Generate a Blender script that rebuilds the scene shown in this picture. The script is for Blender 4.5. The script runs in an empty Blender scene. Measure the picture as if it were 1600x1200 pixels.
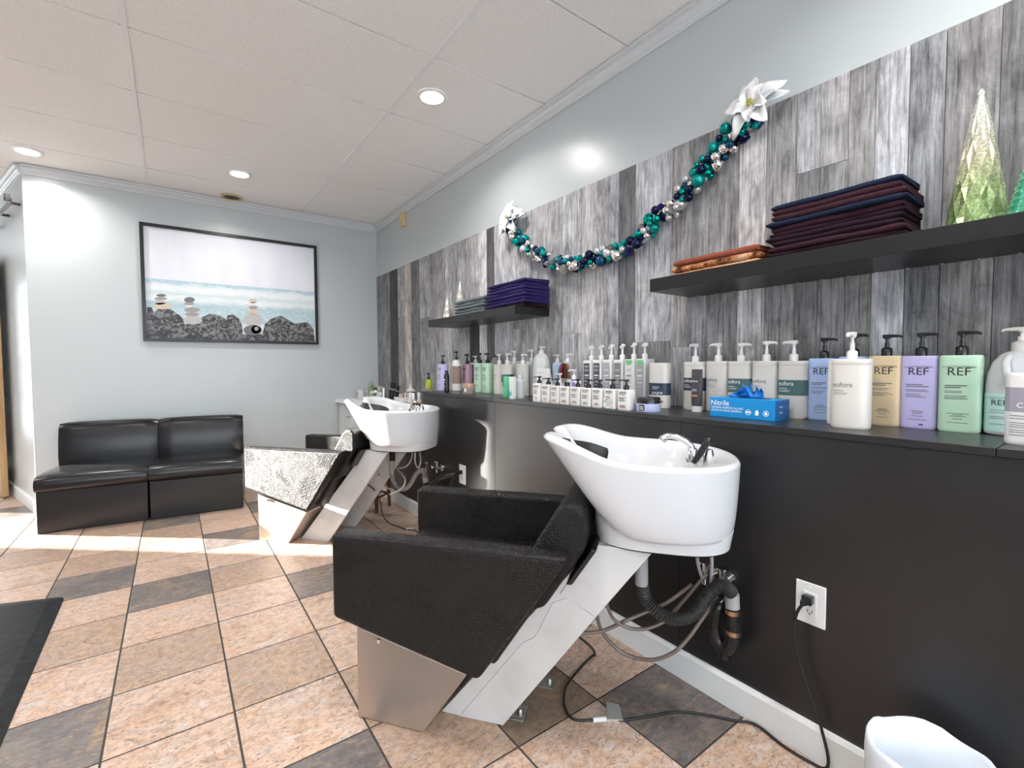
import bpy, bmesh, math, random
from mathutils import Vector, Matrix
PI = math.pi
scene = bpy.context.scene
COL = scene.collection

# ------------------------------------------------------------------ camera
EYE = 1.124
FPX = 730.706
YAW, PITCH, ROLL = math.radians(35.985), math.radians(-2.331), math.radians(-0.262)
_f = Vector((math.sin(YAW) * math.cos(PITCH), math.cos(YAW) * math.cos(PITCH), math.sin(PITCH)))
_r0 = Vector((math.cos(YAW), -math.sin(YAW), 0))
_u0 = _r0.cross(_f)
_r = _r0 * math.cos(ROLL) + _u0 * math.sin(ROLL)
_u = _r.cross(_f)
CAMP = Vector((0, 0, EYE))
cam = bpy.data.cameras.new('camera')
cam.sensor_fit = 'HORIZONTAL'
cam.sensor_width = 36
cam.lens = 36 * FPX / 1600
cam.clip_start = 0.02
co = bpy.data.objects.new('camera', cam)
COL.objects.link(co)
m3 = Matrix((_r, _u, -_f)).transposed()
co.matrix_world = Matrix.Translation(CAMP) @ m3.to_4x4()
scene.camera = co

def ray(px, py):
    return _r * ((px - 800) / FPX) - _u * ((py - 600) / FPX) + _f
def on_z(px, py, z=0.0):
    d = ray(px, py); return CAMP + d * ((z - EYE) / d.z)
def on_x(px, py, x):
    d = ray(px, py); return CAMP + d * (x / d.x)
def on_y(px, py, y):
    d = ray(px, py); return CAMP + d * (y / d.y)
def depth(p):
    return (Vector(p) - CAMP).dot(_f)

# ------------------------------------------------------------------ world, sun, exposure
vs = scene.view_settings
vs.view_transform = 'Standard'
vs.look = 'None'
vs.gamma = 1.0
vs.use_curve_mapping = False
vs.exposure = 0.42
world = bpy.data.worlds.new('winter_sky')
scene.world = world
world.use_nodes = True
wb = world.node_tree.nodes['Background']
wb.inputs[0].default_value = (0.86, 0.93, 1.0, 1)
wb.inputs[1].default_value = 5.5
sun = bpy.data.lights.new('sun', 'SUN')
sun.energy = 60
sun.angle = math.radians(0.6)
sun.color = (1.0, 0.95, 0.88)
so = bpy.data.objects.new('sun', sun)
COL.objects.link(so)
SUN_T = Vector((0.765, -0.644, -math.tan(math.radians(10.0))))
so.rotation_euler = SUN_T.to_track_quat('-Z', 'Y').to_euler()
so.location = (-6, 9, 4)

CEIL = 2.636
LAMP_POS = [(1.229, 2.449), (0.471, 4.29), (-0.78, 4.70), (1.229, 0.15), (0.35, 0.75), (-0.75, 2.5), (-0.75, 0.7),
            (-2.2, 4.7), (-2.2, 2.5), (-2.2, 0.7), (1.0, -1.2), (-0.75, -1.2), (-2.2, -1.2)]  # lamps without a label of their own are unseen, added for room light
LAMP_W = 8.5

# ------------------------------------------------------------------ helpers
def tag(o, label=None, cat=None, group=None, kind=None):
    if label: o['label'] = label
    if cat: o['category'] = cat
    if group: o['group'] = group
    if kind: o['kind'] = kind
    return o
def thing(name, label, cat, loc=(0, 0, 0), rotz=0.0, group=None):
    o = bpy.data.objects.new(name, None)
    COL.objects.link(o)
    o.empty_display_size = 0.05
    o.location = loc
    o.rotation_euler = (0, 0, rotz)
    return tag(o, label, cat, group)
def link(name, me, parent=None):
    o = bpy.data.objects.new(name, me)
    COL.objects.link(o)
    if parent is not None: o.parent = parent
    return o

class MB:
    def __init__(s): s.v = []; s.f = []
    def add(s, vs_, fs):
        b = len(s.v); s.v += [tuple(v) for v in vs_]; s.f += [tuple(i + b for i in f) for f in fs]; return s
    def box(s, x0, x1, y0, y1, z0, z1):
        return s.add([(x0, y0, z0), (x1, y0, z0), (x1, y1, z0), (x0, y1, z0), (x0, y0, z1), (x1, y0, z1), (x1, y1, z1), (x0, y1, z1)],
                     [(0, 3, 2, 1), (4, 5, 6, 7), (0, 1, 5, 4), (1, 2, 6, 5), (2, 3, 7, 6), (3, 0, 4, 7)])
    def loft(s, rings, cap0=True, cap1=True, closed=True):
        n = len(rings[0]); vs_ = [p for r in rings for p in r]; fs = []
        for k in range(len(rings) - 1):
            for i in range(n if closed else n - 1):
                j = (i + 1) % n
                fs.append((k * n + i, k * n + j, (k + 1) * n + j, (k + 1) * n + i))
        if cap0: fs.append(tuple(range(n - 1, -1, -1)))
        if cap1: fs.append(tuple(range((len(rings) - 1) * n, len(rings) * n)))
        return s.add(vs_, fs)
    def lathe(s, prof, n=24, c=(0, 0, 0), cap0=True, cap1=True):
        rings = [[(c[0] + r * math.cos(2 * PI * i / n), c[1] + r * math.sin(2 * PI * i / n), c[2] + z) for i in range(n)] for r, z in prof]
        return s.loft(rings, cap0, cap1)
    def prism(s, poly, y0, y1):          # poly in (x, z), extruded along y
        area = sum(poly[i][0] * poly[(i + 1) % len(poly)][1] - poly[(i + 1) % len(poly)][0] * poly[i][1] for i in range(len(poly)))
        if area < 0: poly = poly[::-1]
        return s.loft([[(x, y1, z) for x, z in poly], [(x, y0, z) for x, z in poly]])
    def tube(s, pts, r, n=10, caps=True):
        pts = [Vector(p) for p in pts]; rings = []; up = None
        N = len(pts)
        for i, p in enumerate(pts):
            t = (pts[min(i + 1, N - 1)] - pts[max(i - 1, 0)]).normalized()
            if up is None:
                up = Vector((0, 0, 1)) if abs(t.z) < 0.9 else Vector((1, 0, 0))
            a = up - t * up.dot(t)
            if a.length < 1e-5: a = t.orthogonal()
            a.normalize(); up = a; b = t.cross(a)
            rr = r(i / (N - 1)) if callable(r) else r
            rings.append([p + (a * math.cos(2 * PI * k / n) + b * math.sin(2 * PI * k / n)) * rr for k in range(n)])
        return s.loft(rings, caps, caps)
    def disc(s, c, r, axis, h, n=20):
        c = Vector(c); ax = Vector(axis).normalized()
        return s.tube([c, c + ax * h], r, n)
    def build(s, name, mat, parent=None, smooth=None, bevel=0, seg=2, world2local=None):
        me = bpy.data.meshes.new(name)
        vs_ = s.v if world2local is None else [tuple(world2local @ Vector(v)) for v in s.v]
        me.from_pydata(vs_, [], s.f)
        me.materials.append(mat)
        if smooth is not None:
            me.polygons.foreach_set('use_smooth', [True] * len(me.polygons))
            if smooth > 0: me.set_sharp_from_angle(angle=math.radians(smooth))
        me.update()
        o = link(name, me, parent)
        if bevel:
            b = o.modifiers.new('bevel', 'BEVEL'); b.width = bevel; b.segments = seg; b.limit_method = 'ANGLE'; b.angle_limit = math.radians(25); b.harden_normals = True
            if smooth is None:
                me.polygons.foreach_set('use_smooth', [True] * len(me.polygons)); me.set_sharp_from_angle(angle=math.radians(50))
        return o

def spline(pts, n=8):
    P = [Vector(p) for p in pts]; out = []
    for i in range(len(P) - 1):
        p0 = P[max(i - 1, 0)]; p1 = P[i]; p2 = P[i + 1]; p3 = P[min(i + 2, len(P) - 1)]
        for k in range(n):
            t = k / n
            out.append(0.5 * ((2 * p1) + (p2 - p0) * t + (2 * p0 - 5 * p1 + 4 * p2 - p3) * t * t + (3 * p1 - p0 - 3 * p2 + p3) * t ** 3))
    out.append(P[-1]); return out
def sell(w, d, n, N=28, cx=0, cy=0):      # superellipse outline, w and d full sizes
    o = []
    for i in range(N):
        t = 2 * PI * i / N; c, s_ = math.cos(t), math.sin(t)
        o.append((cx + w / 2 * math.copysign(abs(c) ** (2 / n), c), cy + d / 2 * math.copysign(abs(s_) ** (2 / n), s_)))
    return o

# ------------------------------------------------------------------ materials
MATS = {}
def mat(name, col=(0.8, 0.8, 0.8), rough=0.5, metal=0.0, spec=0.5, emit=None, coat=0.0, trans=0.0, alpha=1.0, ior=1.45):
    if name in MATS: return MATS[name]
    m = bpy.data.materials.new(name); m.use_nodes = True
    p = m.node_tree.nodes['Principled BSDF']
    p.inputs['Base Color'].default_value = (*col, 1)
    p.inputs['Roughness'].default_value = rough
    p.inputs['Metallic'].default_value = metal
    p.inputs['Specular IOR Level'].default_value = spec
    p.inputs['Coat Weight'].default_value = coat
    p.inputs['Transmission Weight'].default_value = trans
    p.inputs['IOR'].default_value = ior
    p.inputs['Alpha'].default_value = alpha
    if emit:
        p.inputs['Emission Color'].default_value = (*emit[0], 1); p.inputs['Emission Strength'].default_value = emit[1]
    MATS[name] = m
    return m
class NT:
    def __init__(s, m): s.t = m.node_tree; s.p = s.t.nodes['Principled BSDF']
    def n(s, kind, **kw):
        x = s.t.nodes.new(kind)
        for k, v in kw.items():
            if k.startswith('i_'):
                key = k[2:]
                x.inputs[int(key) if key.isdigit() else key.replace('_', ' ')].default_value = v
            else: setattr(x, k, v)
        return x
    def l(s, a, b): s.t.links.new(a, b)
    def coord(s, kind='Object', scale=(1, 1, 1), rnd=False):
        tc = s.n('ShaderNodeTexCoord'); mp = s.n('ShaderNodeMapping')
        mp.inputs['Scale'].default_value = scale
        src = tc.outputs[kind]
        if rnd:
            oi = s.n('ShaderNodeObjectInfo'); vm = s.n('ShaderNodeVectorMath', operation='ADD'); mu = s.n('ShaderNodeMath', operation='MULTIPLY', i_1=37.0)
            s.l(oi.outputs['Random'], mu.inputs[0]); s.l(src, vm.inputs[0]); s.l(mu.outputs[0], vm.inputs[1]); src = vm.outputs[0]
        s.l(src, mp.inputs['Vector']); return mp.outputs[0]
    def noise(s, vec, scale, detail=4, rough=0.55, dist=0.0):
        x = s.n('ShaderNodeTexNoise', i_Scale=scale, i_Detail=detail, i_Roughness=rough, i_Distortion=dist)
        s.l(vec, x.inputs['Vector']); return x.outputs['Fac']
    def ramp(s, fac, stops, interp='LINEAR'):
        x = s.n('ShaderNodeValToRGB'); cr = x.color_ramp; cr.interpolation = interp
        while len(cr.elements) > 1: cr.elements.remove(cr.elements[-1])
        cr.elements[0].position = stops[0][0]; cr.elements[0].color = (*stops[0][1], 1)
        for pos, c in stops[1:]:
            e = cr.elements.new(pos); e.color = (*c, 1)
        s.l(fac, x.inputs[0]); return x.outputs[0]
    def mix(s, fac, a, b, mode='MIX'):
        x = s.n('ShaderNodeMix', data_type='RGBA', blend_type=mode)
        for sock, v in ((x.inputs['Factor'], fac), (x.inputs['A'], a), (x.inputs['B'], b)):
            if isinstance(v, (int, float)): sock.default_value = v
            elif isinstance(v, tuple): sock.default_value = (*v, 1)
            else: s.l(v, sock)
        return x.outputs['Result']
    def col(s, c): s.l(c, s.p.inputs['Base Color'])
    def bump(s, h, strength=0.3, dist=0.01):
        x = s.n('ShaderNodeBump', i_Strength=strength, i_Distance=dist); s.l(h, x.inputs['Height']); s.l(x.outputs[0], s.p.inputs['Normal'])
    def rough(s, fac, lo, hi):
        x = s.n('ShaderNodeMapRange', i_3=lo, i_4=hi); s.l(fac, x.inputs[0]); s.l(x.outputs[0], s.p.inputs['Roughness'])
G = lambda v: (v, v, v)

def paint(name, c, rough=0.4):
    m = mat(name, c, rough); t = NT(m); v = t.coord('Object')
    n = t.noise(v, 220, 3); t.bump(n, 0.12, 0.002)
    big = t.noise(v, 1.3, 3); t.col(t.mix(big, tuple(x * 0.96 for x in c), tuple(min(1, x * 1.03) for x in c)))
    return m
WALL = paint('pale_grey_wall_paint', (0.49, 0.525, 0.54), 0.30)
TRIM = paint('white_trim_paint', (0.60, 0.62, 0.635), 0.35)
DARKEN = mat('shadow_black', (0.01, 0.01, 0.01), 0.9)

def m_ceil():
    m = mat('ceiling_tile_fibre', (0.8, 0.79, 0.77), 0.9, spec=0.1); t = NT(m); v = t.coord('Object')
    n = t.noise(v, 190, 4, 0.7); t.col(t.ramp(n, [(0.3, (0.76, 0.755, 0.745)), (0.55, (0.90, 0.895, 0.885)), (0.8, (0.94, 0.935, 0.925))])); t.bump(n, 0.35, 0.003)
    return m
CEILM = m_ceil()
TEE = mat('white_ceiling_tee', (0.82, 0.83, 0.84), 0.4)

def m_tile(name, cols, cr, hot):
    m = mat(name, cols[0], 0.4); t = NT(m); v = t.coord('Object', (1, 1, 1), True); vs2 = t.coord('Object', (1.0, 2.4, 1), True)
    a = t.noise(v, 5.0, 5, 0.6, 0.8); b = t.noise(vs2, 9, 7, 0.7, 1.2); c = t.noise(v, 42, 5, 0.75); d = t.noise(vs2, 24, 5, 0.7, 0.8); e = t.noise(vs2, 5.5, 3, 0.55, 2.2); f = t.noise(vs2, 75, 3, 0.6)
    base = t.ramp(a, [(0.32, cols[0]), (0.45, cols[1]), (0.57, cols[2]), (0.68, cols[3])])
    base = t.mix(t.ramp(b, [(0.46, G(0)), (0.64, G(0.9))]), base, cols[4])
    base = t.mix(t.ramp(d, [(0.52, G(0)), (0.68, G(0.75))]), base, hot)
    vein = t.mix(1.0, t.ramp(e, [(0.484, G(0)), (0.5, G(1)), (0.516, G(0))]), t.ramp(c, [(0.40, G(0)), (0.52, G(cr))]), 'MULTIPLY')
    base = t.mix(vein, base, (0.10, 0.07, 0.055))
    base = t.mix(t.ramp(f, [(0.60, G(0)), (0.67, G(0.8))]), base, (0.14, 0.10, 0.08))
    base = t.mix(1.0, base, t.ramp(c, [(0.3, G(0.58)), (0.5, G(1.0)), (0.7, G(1.2))]), 'MULTIPLY')
    t.col(base); t.rough(c, 0.28, 0.55)
    h = t.mix(0.4, b, c); t.bump(h, 0.4, 0.004)
    return m
TILE_P = m_tile('peach_stone_tile', [(0.48, 0.335, 0.255), (0.54, 0.375, 0.285), (0.51, 0.345, 0.245), (0.42, 0.275, 0.195), (0.54, 0.46, 0.425)], 0.9, (0.53, 0.305, 0.185))
TILE_T = m_tile('tan_stone_tile', [(0.40, 0.275, 0.20), (0.435, 0.29, 0.20), (0.375, 0.265, 0.21), (0.46, 0.305, 0.19), (0.39, 0.31, 0.275)], 0.9, (0.47, 0.29, 0.15))
TILE_S = m_tile('slate_stone_tile', [(0.125, 0.112, 0.112), (0.165, 0.145, 0.142), (0.20, 0.165, 0.145), (0.36, 0.25, 0.15), (0.105, 0.097, 0.104)], 0.8, (0.34, 0.235, 0.135))
TILE_B = m_tile('brown_stone_tile', [(0.19, 0.135, 0.095), (0.24, 0.17, 0.115), (0.21, 0.15, 0.105), (0.28, 0.195, 0.11), (0.165, 0.13, 0.105)], 0.8, (0.30, 0.20, 0.10))
GROUT = mat('dark_grout', (0.05, 0.044, 0.04), 0.85)

def m_plank():
    m = mat('weathered_plank', (0.3, 0.3, 0.3), 0.62, spec=0.35); t = NT(m)
    v1 = t.coord('Object', (1, 1, 0.05), True); v2 = t.coord('Object', (1, 1, 0.34), True); v3 = t.coord('Object', (1, 1, 0.8), True)
    g = t.noise(v1, 110, 8, 0.7, 0.3); k = t.noise(v2, 13, 7, 0.65, 0.9); w = t.noise(v3, 7, 6, 0.7, 0.6); sp = t.noise(t.coord('Object', (1, 1, 0.6), True), 85, 5, 0.7)
    oi = t.n('ShaderNodeObjectInfo')
    grain = t.ramp(g, [(0.30, G(0.22)), (0.44, G(0.74)), (0.58, G(1.12)), (0.72, G(1.45))])
    blot = t.ramp(k, [(0.30, G(0.42)), (0.42, G(0.82)), (0.56, G(1.05)), (0.70, G(1.32))])
    blot2 = t.ramp(w, [(0.32, G(0.58)), (0.48, G(0.98)), (0.66, G(1.3))])
    c = t.mix(1.0, oi.outputs['Color'], grain, 'MULTIPLY'); c = t.mix(1.0, c, blot, 'MULTIPLY'); c = t.mix(0.85, c, blot2, 'MULTIPLY')
    c = t.mix(t.ramp(sp, [(0.62, G(0)), (0.72, G(0.5))]), c, (0.05, 0.05, 0.055))
    t.col(c); t.bump(g, 0.4, 0.003)
    return m
PLANK = m_plank()

def m_black_board():
    m = mat('black_painted_board', (0.018, 0.018, 0.02), 0.38, spec=0.6); t = NT(m)
    v = t.coord('Object'); s1 = t.noise(t.coord('Object', (1, 1, 6)), 40, 6, 0.75, 1.0); s2 = t.noise(v, 2.2, 4); s3 = t.noise(v, 60, 5, 0.8); s4 = t.noise(t.coord('Object', (1, 6, 1)), 130, 4)
    base = t.ramp(s2, [(0.3, (0.009, 0.009, 0.010)), (0.7, (0.018, 0.018, 0.020))])
    sc = t.mix(1.0, t.ramp(s1, [(0.60, G(0)), (0.75, G(0.5))]), t.ramp(s3, [(0.5, G(0)), (0.7, G(1))]), 'MULTIPLY')
    base = t.mix(sc, base, (0.22, 0.22, 0.22))
    base = t.mix(t.ramp(s3, [(0.74, G(0)), (0.78, G(0.8))]), base, (0.35, 0.35, 0.34))
    t.col(base); t.rough(s1, 0.24, 0.42); t.bump(s4, 0.2, 0.001)
    return m
BOARD = m_black_board()
SHELF = mat('black_brown_laminate', (0.012, 0.0115, 0.012), 0.35, spec=0.4)
BASEB = paint('white_baseboard_paint', (0.74, 0.755, 0.76), 0.35)

def m_croc(name, c=(0.0075, 0.0068, 0.0066)):
    m = mat(name, c, 0.32, spec=0.33); t = NT(m); v = t.coord('Object', (1, 1, 1))
    vo = t.n('ShaderNodeTexVoronoi', feature='DISTANCE_TO_EDGE', i_Scale=105.0, i_Randomness=0.55); t.l(v, vo.inputs['Vector'])
    vo2 = t.n('ShaderNodeTexVoronoi', feature='DISTANCE_TO_EDGE', i_Scale=210.0, i_Randomness=0.7); t.l(v, vo2.inputs['Vector'])
    z = t.ramp(t.noise(v, 9, 3), [(0.45, G(0)), (0.58, G(1))])
    h = t.mix(z, t.ramp(vo2.outputs[0], [(0.0, G(0)), (0.16, G(1))]), t.ramp(vo.outputs[0], [(0.0, G(0)), (0.2, G(1))]))
    t.bump(h, 0.55, 0.0025); t.rough(h, 0.55, 0.27)
    t.col(t.mix(h, tuple(x * 0.5 for x in c), tuple(x * 1.5 for x in c)))
    return m
CROC = m_croc('black_croc_leather')
def m_leather():
    m = mat('black_smooth_leather', (0.008, 0.008, 0.010), 0.27, spec=0.5); t = NT(m)
    n = t.noise(t.coord('Object'), 420, 3); t.bump(n, 0.08, 0.0006); return m
LEATH = m_leather()
CERAM = mat('white_glazed_ceramic', (0.60, 0.605, 0.625), 0.12, spec=0.6)
def m_white_lam():
    m = mat('white_satin_panel', (0.72, 0.71, 0.70), 0.32); t = NT(m); n = t.noise(t.coord('Object'), 7, 4)
    t.col(t.mix(t.ramp(n, [(0.5, G(0)), (0.8, G(1))]), (0.56, 0.555, 0.55), (0.47, 0.46, 0.45))); return m
WLAM = m_white_lam()
def m_brushed():
    m = mat('brushed_champagne_metal', (0.62, 0.56, 0.51), 0.33, metal=0.75); t = NT(m); n = t.noise(t.coord('Object', (1, 1, 1)), 5, 4)
    t.rough(n, 0.27, 0.45); t.col(t.mix(n, (0.50, 0.43, 0.38), (0.40, 0.335, 0.29))); return m
BRUSH = m_brushed()
CHROME = mat('chrome', (0.82, 0.82, 0.83), 0.08, metal=1.0)
STEEL = mat('dull_steel', (0.5, 0.49, 0.47), 0.35, metal=1.0)
COPPER = mat('copper_clamp', (0.55, 0.33, 0.24), 0.3, metal=1.0)
BPLAS = mat('black_plastic', (0.012, 0.012, 0.013), 0.25)
BRUB = mat('black_rubber', (0.014, 0.014, 0.014), 0.5)
WPLAS = mat('white_plastic', (0.66, 0.66, 0.65), 0.3)
CREAM = mat('cream_plastic', (0.60, 0.575, 0.54), 0.3)
GPVC = mat('grey_pvc', (0.33, 0.33, 0.34), 0.4)
INK = mat('black_ink', (0.02, 0.02, 0.025), 0.6)
INKG = mat('grey_ink', (0.14, 0.14, 0.15), 0.6)
INKW = mat('white_ink', (0.85, 0.85, 0.85), 0.6)
def col_mat(name, c, rough=0.32): return mat(name, c, rough)
def m_fabric(name, c, c2=None):
    m = mat(name, c, 0.95, spec=0.15); t = NT(m); n = t.noise(t.coord('Object', (1, 1, 1), True), 260, 4, 0.7); b = t.noise(t.coord('Object', (1, 1, 1), True), 9, 3)
    c2 = c2 or tuple(x * 0.6 for x in c)
    t.col(t.mix(1.0, t.mix(b, c2, c), t.ramp(n, [(0.3, G(0.45)), (0.7, G(1.4))]), 'MULTIPLY')); t.bump(n, 0.7, 0.004); return m

# ------------------------------------------------------------------ lettering
FC = {}
def text_mesh(s, size):
    cu = bpy.data.curves.new('lettering', 'FONT'); cu.body = s; cu.size = size; cu.align_x = 'CENTER'; cu.resolution_u = 3
    o = bpy.data.objects.new('lettering_tmp', cu); COL.objects.link(o)
    dg = bpy.context.evaluated_depsgraph_get(); me = bpy.data.meshes.new_from_object(o.evaluated_get(dg))
    bpy.data.objects.remove(o); bpy.data.curves.remove(cu); return me
def front(x, w, d, n):
    q = min(0.999, abs(2 * x / w)); return -d / 2 * (1 - q ** n) ** (1 / n)
def text_on(parent, s, size, x, z, m, w=None, d=None, n=2, y=None, name='lettering', sx=1.0, flip=False, arc=0.0, off=0.0006):
    me = text_mesh(s, size)
    for v in me.vertices:
        tx, tz = v.co.x * sx, v.co.y
        if flip: tx, tz = -tx, -tz
        if arc: tz -= arc * tx * tx
        X = x + tx
        v.co = (X, (y if y is not None else front(X, w, d, n)) - off, z + tz)
    me.materials.clear(); me.materials.append(m)
    return link(name, me, parent)
def print_lines(parent, rows, m, w, d, n, name='fine_print', off=0.0005):
    b = MB()
    for x0, x1, z, h in rows:
        K = 6
        vs_ = []
        for i in range(K + 1):
            X = x0 + (x1 - x0) * i / K; yy = front(X, w, d, n) - off
            vs_ += [(X, yy, z), (X, yy, z + h)]
        b.add(vs_, [(2 * i, 2 * i + 2, 2 * i + 3, 2 * i + 1) for i in range(K)])
    return b.build(name, m, parent)

# ================================================================== SETTING
XW, YB, XH, ZL = 1.84, 5.03, 1.455, 0.938      # right wall, back wall, half wall face, ledge top
XP = XW - 0.008                                 # plank face
XLEFT, YFRONT, YFAR = -3.65, -2.65, 8.8
CX, AZ = -0.87, math.radians(-18.5)             # free corner of the back wall, direction of the angled return wall
ADIR = Vector((math.sin(AZ), math.cos(AZ), 0)); ANRM = Vector((-math.cos(AZ), math.sin(AZ), 0))
def struct(name, mb, m, **kw):
    o = mb.build(name, m, **kw); o['kind'] = 'structure'; return o

# floor: grout bed with stone tiles laid on it
floor = struct('floor', MB().box(XLEFT, 1.95, YFRONT, YFAR, -0.06, -0.0012), GROUT)
FX0, FY0, FP = 0.134, 2.062, 0.3303
tm = {}
for nm_, m_ in (('p', TILE_P), ('t', TILE_T), ('s', TILE_S), ('b', TILE_B)):
    b = MB(); g = 0.0032; q = FP - g; e = 0.0012
    b.loft([[(g, g, -0.007), (q, g, -0.007), (q, q, -0.007), (g, q, -0.007)], [(g, g, -0.0008), (q, g, -0.0008), (q, q, -0.0008), (g, q, -0.0008)],
            [(g + e, g + e, 0), (q - e, g + e, 0), (q - e, q - e, 0), (g + e, q - e, 0)]], False, True)
    me = bpy.data.meshes.new('floor_tile'); me.from_pydata(b.v, [], b.f); me.materials.append(m_); tm[nm_] = me
SPEC = {(-1, 2): 's', (-2, 3): 's', (1, 1): 's', (-2, -1): 's', (0, 4): 's', (-1, 6): 's', (-4, 9): 's', (3, -4): 's', (2, -3): 'b', (1, 6): 's',
        (-1, 0): 't', (0, -1): 't', (-2, 1): 't', (0, 2): 't', (-2, 4): 't', (-1, 5): 't', (3, -3): 'p', (2, -2): 'p', (2, -4): 'p', (3, 3): 'p', (3, 4): 'p', (2, 3): 'p',
        (0, 0): 'p', (1, 0): 'p', (0, 1): 'p', (-1, 1): 'p', (1, -1): 'p', (0, -2): 'p', (-1, -1): 'p', (-2, 0): 'p', (-1, 3): 'p', (-1, 4): 'p', (0, 3): 'p', (1, 2): 'p', (1, 3): 'p', (-3, 4): 'p', (-3, 5): 't', (0, 5): 'p', (0, 6): 'p', (-2, 5): 'p', (-2, 2): 'p'}
rnd = random.Random(4)
for i in range(-9, 4):
    for j in range(-6, 15):
        x, y = FX0 + i * FP, FY0 + j * FP
        if x < XLEFT + 0.02: continue
        if y + FP > YB + 0.02 and x + FP > CX - 0.33 * max(0, y - YB) + 0.4: continue
        k = SPEC.get((i, j)) or rnd.choice('ppppppptts')
        o = link('floor_tile', tm[k], floor); o.location = (x, y, rnd.uniform(-0.0003, 0.0))

# walls
wall_right = struct('wall_right', MB().box(XW, XW + 0.12, YFRONT, YB + 0.12, 0, CEIL + 0.1), WALL)
wall_back = struct('wall_back', MB().box(CX, XW, YB, YB + 0.12, 0, CEIL + 0.1), WALL)
a0 = Vector((CX, YB, 0)); a1 = a0 + ADIR * 3.97
b_ = MB(); q = [a0, a0 + Vector((0.13, 0.12, 0)), a1 - ANRM * 0.12, a1]
b_.loft([[(p.x, p.y, 0) for p in q], [(p.x, p.y, CEIL + 0.1) for p in q]])
wall_return = struct('wall_return', b_, WALL)
WY0, WY1, WZ0, WZ1 = 6.50, 7.50, 0.06, 2.02
b_ = MB().box(XLEFT - 0.12, XLEFT, YFRONT, WY0, 0, CEIL + 0.1)
b_.box(XLEFT - 0.12, XLEFT, WY1, YFAR, 0, CEIL + 0.1)
b_.box(XLEFT - 0.12, XLEFT, WY0, WY1, WZ1, CEIL + 0.1).box(XLEFT - 0.12, XLEFT, WY0, WY1, 0, WZ0)
wall_left = struct('wall_left', b_, WALL)
FX = (-3.55, -2.45)
wall_far = struct('wall_far', MB().box(XLEFT, FX[0], YFAR, YFAR + 0.12, 0, CEIL + 0.1).box(FX[1], a1.x + 0.1, YFAR, YFAR + 0.12, 0, CEIL + 0.1).box(FX[0], FX[1], YFAR, YFAR + 0.12, 2.35, CEIL + 0.1).box(FX[0], FX[1], YFAR, YFAR + 0.12, 0, 0.1), WALL)
b_ = MB(); FW = [(-3.3, -1.75), (-1.6, -0.05), (0.1, 1.65)]; xs = [XLEFT - 0.12] + [v for w in FW for v in w] + [XW + 0.12]
for i in range(0, len(xs), 2): b_.box(xs[i], xs[i + 1], YFRONT - 0.12, YFRONT, 0, CEIL + 0.1)
for w in FW: b_.box(w[0], w[1], YFRONT - 0.12, YFRONT, 2.35, CEIL + 0.1).box(w[0], w[1], YFRONT - 0.12, YFRONT, 0, 0.25)
wall_front = struct('wall_front', b_, WALL)
gm = bpy.data.materials.new('window_glass'); gm.use_nodes = True; nt = gm.node_tree; nt.nodes.clear()
o_ = nt.nodes.new('ShaderNodeOutputMaterial'); mx = nt.nodes.new('ShaderNodeMixShader'); tr = nt.nodes.new('ShaderNodeBsdfTransparent'); gl = nt.nodes.new('ShaderNodeBsdfGlossy')
gl.inputs['Roughness'].default_value = 0.02; mx.inputs[0].default_value = 0.05
nt.links.new(tr.outputs[0], mx.inputs[1]); nt.links.new(gl.outputs[0], mx.inputs[2]); nt.links.new(mx.outputs[0], o_.inputs[0])
WFR = mat('window_frame_black', (0.02, 0.02, 0.02), 0.4)
def unseen_window(name, box_fr, box_gl, m=WFR):
    r = MB()
    for bx_ in box_fr: r.box(*bx_)
    w = struct(name, r, m); MB().box(*box_gl).build('pane', gm, w)
f_ = 0.05
unseen_window('window_1', [(XLEFT - 0.1, XLEFT - 0.02, WY0, WY0 + f_, WZ0, WZ1), (XLEFT - 0.1, XLEFT - 0.02, WY1 - f_, WY1, WZ0, WZ1), (XLEFT - 0.1, XLEFT - 0.02, WY0, WY1, WZ0, WZ0 + f_), (XLEFT - 0.1, XLEFT - 0.02, WY0, WY1, WZ1 - f_, WZ1)],
       (XLEFT - 0.065, XLEFT - 0.06, WY0 + f_, WY1 - f_, WZ0 + f_, WZ1 - f_))  # unseen, placed and sized to cut the sunlight into a slab
for i, w in enumerate(FW):
    y0, y1 = YFRONT - 0.1, YFRONT - 0.02
    unseen_window('window_%d' % (i + 2), [(w[0], w[0] + f_, y0, y1, 0.25, 2.35), (w[1] - f_, w[1], y0, y1, 0.25, 2.35), (w[0], w[1], y0, y1, 0.25, 0.25 + f_), (w[0], w[1], y0, y1, 2.35 - f_, 2.35)],
           (w[0] + f_, w[1] - f_, YFRONT - 0.065, YFRONT - 0.06, 0.25 + f_, 2.35 - f_))  # unseen, added behind the camera to let in soft fill light

y0, y1 = YFAR + 0.02, YFAR + 0.1
unseen_window('window_5', [(FX[0], FX[0] + f_, y0, y1, 0.1, 2.35), (FX[1] - f_, FX[1], y0, y1, 0.1, 2.35), (FX[0], FX[1], y0, y1, 0.1, 0.1 + f_), (FX[0], FX[1], y0, y1, 2.35 - f_, 2.35)], (FX[0] + f_, FX[1] - f_, YFAR + 0.06, YFAR + 0.065, 0.1 + f_, 2.35 - f_))  # unseen, added so the half wall has something bright to reflect

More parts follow.
